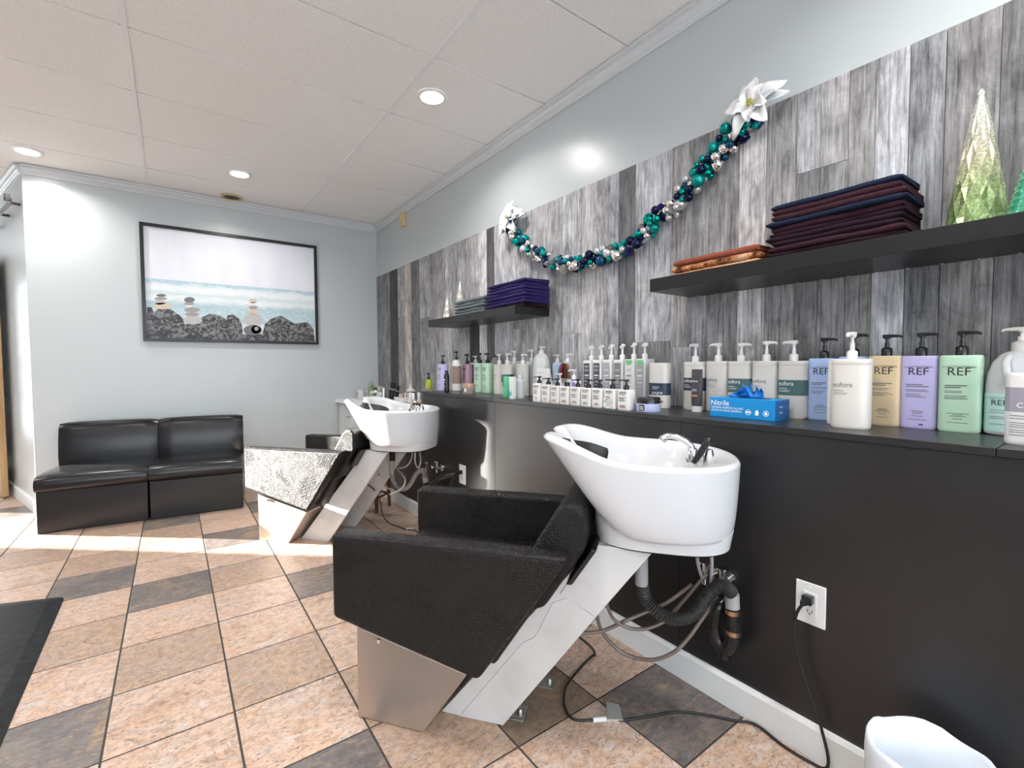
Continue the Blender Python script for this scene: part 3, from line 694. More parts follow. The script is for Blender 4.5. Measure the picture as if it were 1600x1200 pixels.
def valve(name, label, c, parent_cat='valve'):
    v = thing(name, label, parent_cat, c)
    MB().disc((0, 0, 0), 0.012, (-1, 0, 0), 0.05, 12).build('stem', CHROME, v, smooth=40)
    MB().disc((0, 0, 0), 0.024, (-1, 0, 0), 0.004, 16).build('escutcheon', CHROME, v, smooth=40)
    MB().tube([(-0.04, 0.0, -0.03), (-0.04, 0, 0.035)], 0.009, 10).build('body', CHROME, v, smooth=40)
    MB().lathe([(0.012, 0.0), (0.019, 0.003), (0.019, 0.009), (0.008, 0.012)], 14, (-0.04, 0, 0.035)).build('knob', CHROME, v, smooth=40)
    return v
valve('shutoff_valve', 'chrome shut-off valve on the black half wall right above the drain trap', on_x(*zz1(1120, 310), XH))
valve('shutoff_valve', 'chrome shut-off valve half hidden behind the hoses under the nearer bowl', on_x(*zz1(1020, 275), XH))
def trap(ch_, cw_, label, zf, pts_main, pts_up, xx, cuff, clamps, clean, rr=0.021):
    c = on_x(*zf(*pts_main[0]), xx); tr_ = thing('drain_trap', label, 'drain trap', (XH, c.y, 0.16))
    iv = Matrix.Translation(Vector((XH, c.y, 0.16))).inverted()
    MB().tube(path(zf, cuff, xx, xx), rr * 1.02, 16).build('hose_cuff', GPVC, ch_, smooth=40, world2local=cw_)
    MB().tube(spline(path(zf, pts_main, xx, xx), 6), rr, 16).build('trap_pipe', BPLAS, tr_, smooth=40, world2local=iv)
    p_up = path(zf, pts_up, xx, xx); p_up[-1] = Vector((XH + 0.001, p_up[-1].y, p_up[-1].z))
    MB().tube(spline(p_up, 6), rr * 0.9, 16).build('outlet_pipe', BPLAS, tr_, smooth=40, world2local=iv)
    for a_, b__ in clamps: MB().tube(path(zf, [a_, b__], xx, xx), rr * 1.1, 18).build('hose_clamp', COPPER, tr_, smooth=40, world2local=iv)
    if clean: MB().tube(path(zf, clean, xx, xx), rr * 0.8, 16).build('cleanout_plug', BPLAS, tr_, smooth=40, world2local=iv)
    return tr_
trap(chair1, W1, 'black drain trap with copper clamps on the half wall under the nearer bowl', zz1, [(1145, 489), (1148, 560), (1148, 660), (1110, 725), (1060, 690), (1035, 600)], [(1035, 620), (1045, 540), (1060, 480), (1075, 450)], 1.395,
     [(1138, 402), (1142, 485)], [((1144, 495), (1145, 520)), ((1147, 615), (1147, 640))], [(1095, 715), (1098, 778)])
# chair 2
MB().tube(path(zz2, [(532, 100), (530, 215)], 1.18, 1.18), 0.019, 14).build('drain_fitting', BPLAS, chair2, smooth=40, world2local=W2)
MB().tube(path(zz2, [(526, 210), (524, 365)], 1.18, 1.18), 0.0185, 14).build('drain_pipe', GPVC, chair2, smooth=40, world2local=W2)
MB().tube(spline(path(zz2, [(524, 360), (548, 450), (610, 525), (680, 533), (738, 480), (785, 395), (835, 335), (885, 332), (908, 385)], 1.18, 1.38), 10), 0.0165, 12).build('drain_hose', mat('grey_smooth_hose', (0.22, 0.215, 0.21), 0.35), chair2, smooth=0, world2local=W2)
for pts, x0, x1, r, m_ in [([(765, 115), (735, 225), (680, 285), (590, 312), (640, 370), (675, 430), (665, 495), (620, 545), (500, 600)], 1.28, 1.10, 0.0052, HOSEG),
        ([(378, 370), (410, 460), (490, 535), (600, 565), (700, 500), (740, 470)], 1.12, 1.36, 0.006, HOSEG), ([(740, 470), (820, 380), (920, 300)], 1.36, 1.42, 0.005, HOSEG),
        ([(790, 115), (790, 235), (825, 300), (852, 225), (842, 120)], 1.26, 1.30, 0.0052, HOSEG), ([(205, 545), (270, 600), (340, 605), (420, 560)], 1.05, 1.15, 0.006, HOSE)]:
    MB().tube(spline(path(zz2, pts, x0, x1), 8), r, 8).build('supply_hose', m_, chair2, smooth=40, world2local=W2)
valve('shutoff_valve', 'chrome shut-off valve on the half wall in the shadow of the farther bowl', on_x(*zz2(1100, 290), XH))
valve('shutoff_valve', 'chrome shut-off valve left of its twin below the farther bowl', on_x(*zz2(985, 295), XH))
trap(chair2, W2, 'black drain trap low on the half wall behind the farther wash chair', zz2, [(920, 480), (940, 515), (1000, 480), (1060, 430)], [(1060, 430), (1100, 405), (1135, 390)], 1.39, [(902, 385), (916, 470)], [((917, 480), (921, 498))], None, 0.02)

def outlet(label, y, z):
    o = thing('wall_outlet', label, 'outlet', (XH, y, z))
    MB().box(-0.006, 0, -0.035 - 0.004, 0.039, -0.06, 0.06).build('cover_plate', WPLAS, o, bevel=0.003)
    MB().box(-0.0085, -0.006, -0.017, 0.017, -0.034, 0.034).build('receptacle', WPLAS, o, bevel=0.001)
    for dy in (-0.006, 0.006): MB().box(-0.0088, -0.0084, dy - 0.001, dy + 0.001, -0.024, -0.016).build('slot', INK, o)
    MB().disc((-0.0084, 0, -0.028), 0.0022, (-1, 0, 0), 0.0004, 10).build('slot', INK, o)
    for z_ in (-0.047, 0.047): MB().disc((-0.006, 0, z_), 0.003, (-1, 0, 0), 0.001, 10).build('screw', WPLAS, o)
    return o
outlet('white wall outlet with a black plug on the black half wall at right', 0.558, 0.441)
outlet('white wall outlet in the shadow behind the farther wash chair', 2.53, 0.441)
def cord(chair, iv, pts, r, plug, tags):
    o = thing_part('power_cord', chair)
    MB().tube([Vector((p.x, p.y, max(p.z, r + 0.0004))) for p in spline(pts, 8)], r, 8).build('cable', BRUB, o, smooth=40, world2local=iv)
    b = MB(); p_ = Vector(plug)
    b.loft([[(p_.x - dx, p_.y + u * w_, p_.z + v * h_) for u, v in ((-1, -1), (1, -1), (1, 1), (-1, 1))] for dx, w_, h_ in ((0.0, 0.012, 0.011), (0.022, 0.013, 0.012), (0.03, 0.009, 0.008), (0.05, 0.006, 0.006))])
    b.build('plug', BPLAS, o, bevel=0.002, world2local=iv)
    for nm_, a_, b__, rr, m_ in tags: MB().tube([a_, b__], rr, 10).build(nm_, m_, o, smooth=40, world2local=iv)
    return o
FOIL = mat('silver_foil_sticker', (0.75, 0.75, 0.74), 0.25, metal=0.8)
fl = lambda x, y: on_z(*zz1(x, y), 0.0055)
p0 = on_x(*zz1(235, 648), 1.03)
plug1 = Vector((XH - 0.009, 0.558, 0.458))
cp = [p0, fl(335, 765), fl(190, 910), fl(155, 1000), fl(165, 1085), fl(215, 1140), fl(330, 1142), fl(410, 1136), fl(500, 1145), fl(650, 1122), fl(820, 1096), fl(960, 1108), fl(1150, 1145), fl(1280, 1172)]
cp += [Vector((1.418, 0.60, 0.0055)), Vector((1.425, 0.50, 0.012)), Vector((1.425, 0.515, 0.12)), on_x(1262, 1075, 1.425), on_x(1245, 1020, 1.42), on_x(1240, 985, 1.405), on_x(1245, 958, 1.395), on_x(1255, 943, 1.398)]
fo = cord(chair1, W1, cp, 0.0042, plug1, [('paper_tag', fl(325, 1143), fl(410, 1137), 0.0075, WPLAS)])
pa = fl(420, 1132); ob = MB(); q4 = [fl(405, 1150), fl(500, 1150), fl(478, 1078), fl(402, 1072)]
ob.loft([[(p.x, p.y, 0.001) for p in q4], [(q4[0].x, q4[0].y, 0.012), (q4[1].x, q4[1].y, 0.011), (q4[2].x, q4[2].y, 0.020), (q4[3].x, q4[3].y, 0.028)]]); ob.build('foil_sticker', FOIL, fo, world2local=W1)
fl2 = lambda x, y: on_z(*zz2(x, y), 0.0055)
cp = [on_x(*zz2(240, 478), 1.06), on_x(*zz2(345, 575), 1.12), fl2(400, 700), fl2(408, 770), fl2(430, 850), fl2(500, 930), fl2(600, 968), fl2(690, 998), fl2(790, 1010), Vector((1.30, 2.75, 0.0055)), Vector((1.40, 2.60, 0.0055)), Vector((1.415, 2.55, 0.02)), Vector((1.415, 2.545, 0.2)), on_x(*zz2(1203, 540), 1.405), on_x(*zz2(1205, 450), 1.40), on_x(*zz2(1245, 410), 1.403)]
cord(chair2, W2, cp, 0.004, (XH - 0.009, 2.53, 0.458), [('paper_tag', fl2(690, 998), fl2(765, 990), 0.008, WPLAS)])

# ================================================================== COUCH, MAT, BIN, STOOL
def couch(label, p, q, D=0.62):
    p, q = Vector(p), Vector(q); W = (q - p).length; ang = math.atan2((q - p).y, (q - p).x)
    o = thing('couch_seat', label, 'couch', (p.x, p.y, 0), ang, 'armless couch seats along the grey wall')
    MB().box(0, W, 0, D, 0.0, 0.292).build('base', LEATH, o, bevel=0.008, seg=3)
    # seat cushion with a rounded front roll
    prof = [(-0.012, 0.283), (-0.028, 0.300), (-0.034, 0.330), (-0.030, 0.362), (-0.014, 0.386), (0.02, 0.398), (0.12, 0.402), (0.30, 0.396), (0.47, 0.392), (0.47, 0.288)]
    rings = []
    for k in range(13):
        u = k / 12; e = 0.012 * (1 - math.sin(PI * u) ** 0.35); rings.append([(lerp(-0.002, W + 0.002, u), y + e, z - e * (z > 0.33)) for y, z in prof])
    MB().loft(rings).build('seat_cushion', LEATH, o, smooth=50)
    rings = []
    for k in range(13):
        u = k / 12; e = 0.022 * (1 - math.sin(PI * u) ** 0.3); x = lerp(-0.001, W + 0.001, u)
        pr = [(0.425, 0.375), (0.420, 0.46), (0.430, 0.56), (0.448, 0.65), (0.462, 0.688), (0.487, 0.704), (0.52, 0.704), (0.55, 0.695), (0.558, 0.66), (0.558, 0.375)]
        rings.append([(x, y + e * (y < 0.5), z - 0.6 * e * (z > 0.65)) for y, z in pr])
    MB().loft(rings).build('backrest', LEATH, o, smooth=50)
    MB().tube([(0.008, 0.468, 0.692), (W - 0.008, 0.468, 0.692)], 0.004, 6).build('piping', LEATH, o)
    return o
couch('black leather armless couch seat at left, beside the wall corner', (-0.7650, 4.3775, 0), (-0.168, 4.300, 0))
couch('black leather armless couch seat at right, beside the farther wash chair', (-0.160, 4.302, 0), (0.4271, 4.2258, 0))

mt = thing('floor_mat', 'black anti-fatigue rubber mat on the tiles at lower left', 'mat', (-0.8, 2.3, 0))
MATM = mat('black_foam_mat', (0.016, 0.018, 0.02), 0.5, spec=0.25); t = NT(MATM); n = t.noise(t.coord('Object', (1, 1, 1)), 30, 6, 0.75); t.col(t.ramp(n, [(0.4, (0.006, 0.007, 0.008)), (0.62, (0.016, 0.019, 0.022)), (0.75, (0.07, 0.08, 0.09))])); t.bump(n, 0.4, 0.002)
def rpoly(pts, r, n=5):
    out = []
    for i, p in enumerate(pts):
        p = Vector((*p, 0)); a = Vector((*pts[i - 1], 0)); b = Vector((*pts[(i + 1) % len(pts)], 0))
        d1 = (a - p).normalized() * r; d2 = (b - p).normalized() * r
        for k in range(n + 1):
            t_ = k / n; out.append(p + d1 * (1 - t_) ** 2 + d2 * t_ ** 2)
    return out
oq = rpoly([(0.365, -1.1), (0.345, 0.80), (-0.45, 1.10), (-0.45, -1.1)], 0.035); iq = rpoly([(0.315, -1.05), (0.296, 0.755), (-0.40, 1.02), (-0.40, -1.05)], 0.03)
MB().loft([[(p.x, p.y, 0.0) for p in oq], [(p.x, p.y, 0.004) for p in oq], [(p.x, p.y, 0.019) for p in iq]]).build('pad', MATM, mt, smooth=15)

bn = thing('waste_bin', 'waste bin lined with a white bag beside the half wall at bottom right', 'bin', (1.295, 0.262, 0))
MB().lathe([(0.085, 0), (0.09, 0.004), (0.105, 0.272), (0.101, 0.272), (0.086, 0.01), (0.001, 0.008)], 32, cap0=True, cap1=True).build('body', mat('grey_bin', (0.12, 0.12, 0.13), 0.4), bn, smooth=40)
r_ = random.Random(2); rings = []
for r, z in ((0.1085, 0.205), (0.110, 0.25), (0.1095, 0.280), (0.105, 0.290), (0.098, 0.284), (0.094, 0.19), (0.085, 0.10)):
    rings.append([((r + r_.uniform(-0.0015, 0.0015)) * math.cos(2 * PI * k / 40), (r + r_.uniform(-0.0015, 0.0015)) * math.sin(2 * PI * k / 40), z + 0.005 * math.sin(5 * k * 2 * PI / 40) + r_.uniform(-0.002, 0.002)) for k in range(40)])
MB().loft(rings, False, True).build('bag_liner', mat('white_plastic_bag', (0.72, 0.77, 0.84), 0.35), bn, smooth=0)

st = thing('wooden_stool', 'brown wooden stool behind the farther wash chair near the baseboard', 'stool', (1.245, 3.60, 0))
SW = m_wood('dark_brown_wood', (0.16, 0.065, 0.03), (0.08, 0.03, 0.015))
for x, y in ((0.135, -0.02), (0.015, 0.145), (-0.135, 0.02), (-0.015, -0.145)):
    MB().tube([(x, y, 0), (x * 0.9, y * 0.9, 0.40)], lambda u: lerp(0.013, 0.020, u), 8).build('leg', SW, st, smooth=40)
for (x0, y0), (x1, y1) in (((0.13, -0.02), (0.015, 0.14)), ((0.015, 0.14), (-0.13, 0.02)), ((-0.13, 0.02), (-0.015, -0.14)), ((-0.015, -0.14), (0.13, -0.02))):
    MB().tube([(x0, y0, 0.11), (x1, y1, 0.11)], 0.009, 8).build('stretcher', SW, st, smooth=40)
MB().lathe([(0.13, 0.39), (0.15, 0.395), (0.155, 0.41), (0.15, 0.425), (0.10, 0.42), (0.001, 0.418)], 28).build('seat', SW, st, smooth=40)

# ================================================================== SHELVES, TOWELS, TREES, GARLAND
def shelf(label, y0, y1, xf, z0=1.413):
    o = thing('floating_shelf', label, 'shelf', (XP - 0.002, y0, z0), 0, 'black floating shelves')
    MB().box(xf - XP + 0.002, 0, 0, y1 - y0, 0, 0.05).build('board', SHELF, o, bevel=0.0012)
    b = MB(); L = y1 - y0
    for k in range(14): b.box(-0.012, -0.004, 0.05 + k * (L - 0.1) / 13, 0.056 + k * (L - 0.1) / 13, -0.0012, 0.0)
    b.build('edge_chips', WPLAS, o)
    return o
shelf('black floating shelf holding grey and purple towels', 2.139, 3.243, 1.575)
shelf('long black floating shelf holding the orange towels and the maroon towel stack', 0.09, 1.199, 1.553)
SZ = 1.4631
TW = {}
def towel(name, label, y0, y1, x0, x1, z, h, m, group, prof=None, seed=0, h1=None):
    r_ = random.Random(seed); N = 22; rings = []
    ph = r_.uniform(0, 6); am = 0.0016; h1 = h1 or h
    for k in range(N + 1):
        u = k / N; y = lerp(y0, y1, u); zo = z(u) if callable(z) else z; hh = lerp(h, h1, u)
        dx = 0.003 * math.sin(3 * u * PI + ph) + r_.uniform(-0.0012, 0.0012); e = 0.004 * (k in (0, N))
        R = hh / 2; pr = [(x1, 0.0)]
        for q in range(9):
            a_ = -PI / 2 - PI * q / 8; pr.append((x0 + R + R * math.cos(a_) + dx, R + (R - e) * math.sin(a_)))
        pr += [(x1, hh), (x1, hh * 0.56), (x0 + 1.1 * R, hh * 0.52), (x0 + 1.1 * R, hh * 0.48), (x1, hh * 0.44)]
        rings.append([(x, y, zo + zz_ + (am * math.sin(9 * u + ph + x * 30) if (x > x0 + 0.05) else 0) * (zz_ > 0.002)) for x, zz_ in pr])
    b = MB().loft(rings)
    c = Vector(((x0 + x1) / 2, (y0 + y1) / 2, z(0.5) if callable(z) else z))
    o = b.build(name, m, smooth=35, world2local=Matrix.Translation(c).inverted()); o.location = c
    return tag(o, label, 'towel', group)
FM = {k: m_fabric(k + '_terry', c) for k, c in dict(navy=(0.020, 0.028, 0.062), maroon=(0.058, 0.022, 0.034), dmaroon=(0.030, 0.013, 0.022), plum=(0.026, 0.013, 0.028), purple=(0.048, 0.034, 0.155), grey=(0.20, 0.235, 0.25)).items()}
FM['rust'] = m_fabric('rust_terry', (0.36, 0.10, 0.065), (0.24, 0.07, 0.04))
m = mat('mottled_orange_terry', (0.5, 0.25, 0.12), 0.95, spec=0.15); t = NT(m); a_ = t.noise(t.coord('Object', (1, 1, 1), True), 16, 5, 0.7); n = t.noise(t.coord('Object'), 260, 3)
t.col(t.ramp(a_, [(0.36, (0.05, 0.022, 0.014)), (0.46, (0.42, 0.16, 0.06)), (0.56, (0.58, 0.33, 0.20)), (0.68, (0.62, 0.46, 0.36))])); t.bump(n, 0.7, 0.004); FM['mottle'] = m
# big maroon and navy stack
seq = ['plum', 'dmaroon', 'maroon', 'dmaroon', 'dmaroon', 'dmaroon', 'maroon', 'navy', 'maroon', 'maroon', 'navy']
pos = {'plum': 'dark plum folded towel at the very bottom of the maroon stack'}
nm_ord = ['bottom', 'second from the bottom', 'third from the bottom', 'fourth from the bottom', 'fifth from the bottom', 'sixth, in the middle', 'fifth from the top', 'fourth from the top', 'third from the top', 'second from the top', 'top']
cw = {'plum': 'dark plum', 'dmaroon': 'dark maroon', 'maroon': 'maroon', 'navy': 'navy blue'}
z_ = SZ; r_ = random.Random(7)
for k, c in enumerate(seq):
    h = 0.0155 if c != 'maroon' else 0.0185
    towel('folded_towel', '%s folded towel, %s of the tall stack on the long shelf' % (cw[c], nm_ord[k]), 0.425 + r_.uniform(-0.012, 0.008), 0.782 + r_.uniform(-0.015, 0.01), 1.637 + r_.uniform(-0.006, 0.01), 1.80, (lambda u, z0=z_: z0), h, FM[c], 'towels in the maroon stack', seed=k)
    z_ += h + 0.0004
z_ = SZ
for k, (c, l) in enumerate([('mottle', 'mottled orange brown towel at the bottom of the small stack'), ('mottle', 'mottled orange towel under the rust red one'), ('rust', 'rust red folded towel on top of the mottled orange towels')]):
    towel('folded_towel', l, 0.805 + 0.006 * k, 1.165 - 0.006 * k, 1.630 + 0.004 * k, 1.79, (lambda u, z0=z_: z0 - 0.0 * u), 0.026 - 0.001 * k, FM[c], 'orange towels on the long shelf', seed=20 + k, h1=0.0215)
    z_ += 0.0265 - 0.001 * k
# grey and purple stacks on the far shelf
z_ = SZ
gy = [on_x(711, 480, 1.64).y, on_x(759, 470, 1.64).y]
for k in range(5):
    towel('folded_towel', 'grey folded towel, %s of the grey stack' % ['bottom one', 'second from the bottom', 'middle one', 'second from the top', 'top one'][k], gy[1] + 0.004 * (k % 2), gy[0] - 0.006 * (k % 3), 1.625 + 0.004 * (k % 2), 1.80, (lambda u, z0=z_: z0), 0.0215, FM['grey'], 'grey towels on the far shelf', seed=40 + k, h1=0.0185)
    z_ += 0.0218
py_ = [on_x(763, 470, 1.64).y, on_x(824, 455, 1.64).y]
z_ = SZ
for k, c in enumerate(['maroon', 'dmaroon'] + ['purple'] * 7):
    nm = ['maroon folded towel at the bottom of the purple stack', 'dark maroon folded towel just below the purple towels'] + ['purple folded towel, %s of the purple ones on the far shelf' % w for w in ('lowest', 'second lowest', 'third lowest', 'middle one', 'third highest', 'second highest', 'topmost')]
    h = 0.009 if k < 2 else 0.0195
    towel('folded_towel', nm[k], py_[1] + 0.006 * (k % 2), py_[0] - 0.004 * (k % 3), 1.622 + 0.005 * (k % 2), 1.805, (lambda u, z0=z_: z0), h, FM[c], 'purple towels on the far shelf', seed=60 + k, h1=h * 0.8)
    z_ += h + 0.0003

def tree(label, y, x, H, R, mtl, nseg=12, rows=9, swirl=False):
    o = thing('glass_tree', label, 'glass tree', (x, y, SZ), 0, 'glass cone trees on the shelves'); b = MB(); rings = []
    if not swirl:
        for k in range(rows + 1):
            u = k / rows; rr = R * (1 - u) ** 0.92 + 0.008
            if k == rows: rr = 0.006
            rings.append([((rr * (1.0 + 0.09 * ((i + k) % 2))) * math.cos(2 * PI * i / (2 * nseg)), (rr * (1 + 0.09 * ((i + k) % 2))) * math.sin(2 * PI * i / (2 * nseg)), H * u) for i in range(2 * nseg)])
        vs_ = [p for r in rings for p in r]; n = 2 * nseg; fs = []
        for k in range(rows):
            for i in range(n):
                j = (i + 1) % n; a, c, d, e = k * n + i, k * n + j, (k + 1) * n + j, (k + 1) * n + i
                if (i + k) % 2 == 0: fs += [(a, c, e), (c, d, e)]
                else: fs += [(a, c, d), (a, d, e)]
        fs += [tuple(range(n - 1, -1, -1)), tuple(range(rows * n, rows * n + n))]
        b.add(vs_, fs).build('cone', mtl, o)
    else:
        for k in range(41):
            u = k / 40; rr = R * (1 - u) + 0.006
            rings.append([((rr + 0.0025 * math.sin(k * 2.4 + i * PI / 16)) * math.cos(2 * PI * i / 32), (rr + 0.0025 * math.sin(k * 2.4 + i * PI / 16)) * math.sin(2 * PI * i / 32), H * u) for i in range(32)])
        b.loft(rings).build('cone', mtl, o, smooth=0)
    MB().lathe([(0.007, H - 0.002), (0.009, H + 0.006), (0.006, H + 0.014), (0.001, H + 0.016)], 12).build('tip', mtl, o, smooth=40)
    return o
def m_merc(name, stops, H, rough=0.18, dk=(0.35, 0.42, 0.22)):
    m = mat(name, (0.6, 0.6, 0.5), rough, metal=0.55, coat=0.6); t = NT(m); tc = t.n('ShaderNodeTexCoord'); s = t.n('ShaderNodeSeparateXYZ'); t.l(tc.outputs['Object'], s.inputs[0])
    d = t.n('ShaderNodeMath', operation='DIVIDE', i_1=H); t.l(s.outputs['Z'], d.inputs[0]); sp = t.noise(t.coord('Object'), 160, 4, 0.75)
    c = t.ramp(d.outputs[0], stops); t.col(t.mix(t.ramp(sp, [(0.42, G(0.75)), (0.6, G(0))]), c, t.mix(1.0, c, dk, 'MULTIPLY'))); t.rough(sp, 0.12, 0.35); t.bump(sp, 0.2, 0.002); return m
MG = m_merc('green_gold_mercury_glass', [(0.0, (0.33, 0.52, 0.22)), (0.3, (0.48, 0.58, 0.30)), (0.55, (0.66, 0.60, 0.46)), (0.8, (0.74, 0.72, 0.68)), (1.0, (0.80, 0.82, 0.82))], 0.36)
MS = m_merc('silver_gold_mercury_glass', [(0.0, (0.72, 0.71, 0.66)), (1.0, (0.82, 0.81, 0.78))], 0.25, dk=(0.45, 0.44, 0.40))
MT = mat('emerald_ribbed_glass', (0.06, 0.40, 0.24), 0.12, metal=0.3, coat=0.8)
tree('tall green and gold mercury glass tree beside the maroon towels', 0.291, 1.735, 0.36, 0.055, MG)
tree('emerald ribbed glass tree at the right edge of the long shelf', on_x(1574, 333, 1.65).y - 0.056, 1.65, 0.235, 0.056, MT, swirl=True)
tree('small silver glass tree at the far end of the far shelf', on_x(699, 480, 1.73).y, 1.73, 0.165, 0.034, MS, 9, 7)
tree('taller silver glass tree behind the grey towels', on_x(719, 470, 1.775).y, 1.775, 0.275, 0.046, MS, 9, 9)

# bauble garland
gl_px = [(150, 755), (200, 850), (290, 925), (400, 968), (510, 972), (620, 932), (700, 915), (780, 880), (850, 815), (915, 745), (985, 690), (1055, 620), (1115, 545), (1170, 480), (1240, 390), (1310, 310), (1360, 255), (1425, 215)]
gp = spline([on_x(750 + a * 0.3, 120 + b * 0.3, 1.788) for a, b in gl_px], 10)
gar = thing('bauble_garland', 'draped garland of teal, navy and silver baubles on the plank wall', 'garland', gp[len(gp) // 2])
gi = Matrix.Translation(gp[len(gp) // 2]).inverted()
MB().tube([p + Vector((0.022, 0, 0)) for p in gp], 0.0035, 6).build('cord', mat('silver_cord', (0.4, 0.42, 0.42), 0.4), gar, world2local=gi)
BM_ = [mat('matte_teal_bauble', (0.0, 0.25, 0.23), 0.33, metal=0.6), mat('shiny_teal_bauble', (0.0, 0.34, 0.29), 0.06, metal=1.0), mat('matte_blue_bauble', (0.006, 0.06, 0.13), 0.35, metal=0.6), mat('shiny_navy_bauble', (0.008, 0.014, 0.055), 0.07, metal=0.7),
       mat('matte_silver_bauble', (0.60, 0.61, 0.62), 0.38, metal=0.7), mat('shiny_silver_bauble', (0.82, 0.80, 0.79), 0.06, metal=1.0), mat('glitter_silver_bauble', (0.55, 0.55, 0.55), 0.4, metal=0.8), mat('glitter_purple_bauble', (0.035, 0.02, 0.20), 0.5, metal=0.4)]
for m_ in BM_[6:]:
    t = NT(m_); t.bump(t.noise(t.coord('Object'), 14, 3, 0.8), 1.0, 0.3)
bmesh_s = []
for m_ in BM_:
    bm = bmesh.new(); bmesh.ops.create_uvsphere(bm, u_segments=18, v_segments=12, radius=1.0)
    for f in bm.faces: f.smooth = True
    bmesh.ops.create_cone(bm, cap_ends=True, segments=8, radius1=0.22, radius2=0.22, depth=0.25, matrix=Matrix.Translation((0, 0, 1.05)))
    me = bpy.data.meshes.new('bauble'); bm.to_mesh(me); bm.free(); me.materials.append(m_); bmesh_s.append(me)
rg = random.Random(11); placed = []; wts = [22, 14, 14, 14, 16, 14, 6, 5]
for tries in range(24000):
    if len(placed) >= 215: break
    i = rg.randrange(len(gp)); u = i / (len(gp) - 1); r = rg.choice([0.015, 0.019, 0.022, 0.0245, 0.0265, 0.0285]) if tries < 9000 else rg.choice([0.0115, 0.0135, 0.016])
    t_ = (gp[min(i + 1, len(gp) - 1)] - gp[max(i - 1, 0)]).normalized(); side = t_.cross(Vector((1, 0, 0))).normalized()
    a = rg.uniform(-0.033, 0.033); x = min(gp[i].x + rg.uniform(-0.022, 0.026), XP - 0.0025 - r)
    p = Vector((x, 0, 0)) + Vector((0, gp[i].y, gp[i].z)) + Vector((0, side.y, side.z)) * a
    if all((p - q).length > (r + s) * 0.86 for q, s in placed):
        placed.append((p, r)); o = link('bauble', bmesh_s[rg.choices(range(8), wts)[0]], gar); o.location = gi @ p; o.scale = (r, r, r); o.rotation_euler = (rg.uniform(0, 3), rg.uniform(0, 3), 0)
PET = mat('white_silk_petal', (0.82, 0.82, 0.83), 0.7, spec=0.2); PETT = mat('translucent_petal', (0.62, 0.65, 0.67), 0.6)
POL = mat('yellow_pollen', (0.45, 0.40, 0.12), 0.6)
def poinsettia(label, c, R, seed):
    o = thing('silk_poinsettia', label, 'artificial flower', c, 0, 'white poinsettias at the garland ends'); r_ = random.Random(seed)
    o.rotation_euler = (0, math.radians(-78), 0)
    def petal(L, Wd, ang, lift, m_):
        b = MB(); nu = 8; vs_ = []; fs = []
        for k in range(nu + 1):
            u = k / nu; wv = Wd * (math.sin(PI * u ** 0.8) ** 0.8) * (1 - 0.25 * u); z = lift * u - 0.25 * L * u * u * lift / 0.03
            for q in (-1, -0.5, 0, 0.5, 1): vs_.append((L * u + 0.012 * u, q * wv / 2 + 0.004 * math.sin(6 * u + q), z + 0.018 * abs(q) * math.sin(PI * u) + 0.004 * math.sin(9 * u + 3 * q)))
        for k in range(nu):
            for q in range(4): i = k * 5 + q; fs.append((i, i + 5, i + 6, i + 1))
        b.add(vs_, fs); p = b.build('petal', m_, o, smooth=0); p.rotation_euler = (0, 0, ang)
        s = p.modifiers.new('solid', 'SOLIDIFY'); s.thickness = 0.0008
    for k in range(5): petal(R * r_.uniform(0.95, 1.12), R * 0.80, 2 * PI * k / 5 + r_.uniform(-0.15, 0.15), 0.03, PET)
    for k in range(5): petal(R * r_.uniform(0.55, 0.7), R * 0.6, 2 * PI * (k + 0.5) / 5 + r_.uniform(-0.15, 0.15), 0.045, PET)
    for k in range(3): petal(R * 1.15, R * 0.6, 2 * PI * k / 3 + 2.6, 0.006, PETT)
    for k in range(9): MB().lathe([(0.003, 0.01), (0.0045, 0.018), (0.003, 0.024)], 8, (0.009 * math.cos(k * 2.4) * (k > 0), 0.009 * math.sin(k * 2.4) * (k > 0), 0.012)).build('bud', POL, o, smooth=40)
    return o
poinsettia('white silk poinsettia at the lower left end of the garland', on_x(797, 342, 1.785), 0.115, 3)
poinsettia('white silk poinsettia at the upper right end of the garland', on_x(1177, 166, 1.765), 0.098, 5)

# ================================================================== BOTTLES ON THE LEDGE
RB = -PI / 2
def shell(w, d, n, zs, N=28): return [[(x * k, y * k, z) for x, y in sell(w, d, n, N)] for k, z in zs]
def pump(o, z, top, m_, ang=0, r=0.012, style='lotion'):
    H = top - z; p = thing_part('pump', o); p.location = (0, 0, z)
    ch = min(0.024, H * 0.42)
    MB().lathe([(r, 0), (r, ch * 0.9), (r * 0.85, ch), (r * 0.45, ch + 0.003), (r * 0.42, H * 0.62)], 16).build('collar', m_, p, smooth=40)
    if style == 'twist':
        MB().lathe([(0.0045, H * 0.4), (0.005, H * 0.72), (0.009, H * 0.76), (0.009, H * 0.86), (0.004, H * 0.98), (0.001, H)], 10).build('stem', m_, p, smooth=40)
        for k in range(3): h_ = MB().box(-0.016, 0.016, -0.004, 0.004, -0.005, 0.006).build('wing', m_, p, bevel=0.003); h_.location = (0, 0, H * 0.83); h_.rotation_euler = (0, 0.5 * (k - 1), ang + k * 1.05)
        return p
    MB().lathe([(0.0042, H * 0.3), (0.0042, H * 0.78), (0.008, H * 0.8), (0.0085, H * 0.97), (0.006, H)], 12).build('stem', m_, p, smooth=40)
    s = MB().loft([[(x, y, z_) for y, z_ in ((-w, a), (w, a), (w, b), (-w, b))] for x, w, a, b in ((-0.010, 0.008, H * 0.84, H), (0.012, 0.0075, H * 0.85, H), (0.030, 0.005, H * 0.86, H * 0.97), (0.037, 0.004, H * 0.80, H * 0.93))]).build('spout', m_, p, bevel=0.0015)
    s.rotation_euler = (0, 0, ang)
    return p
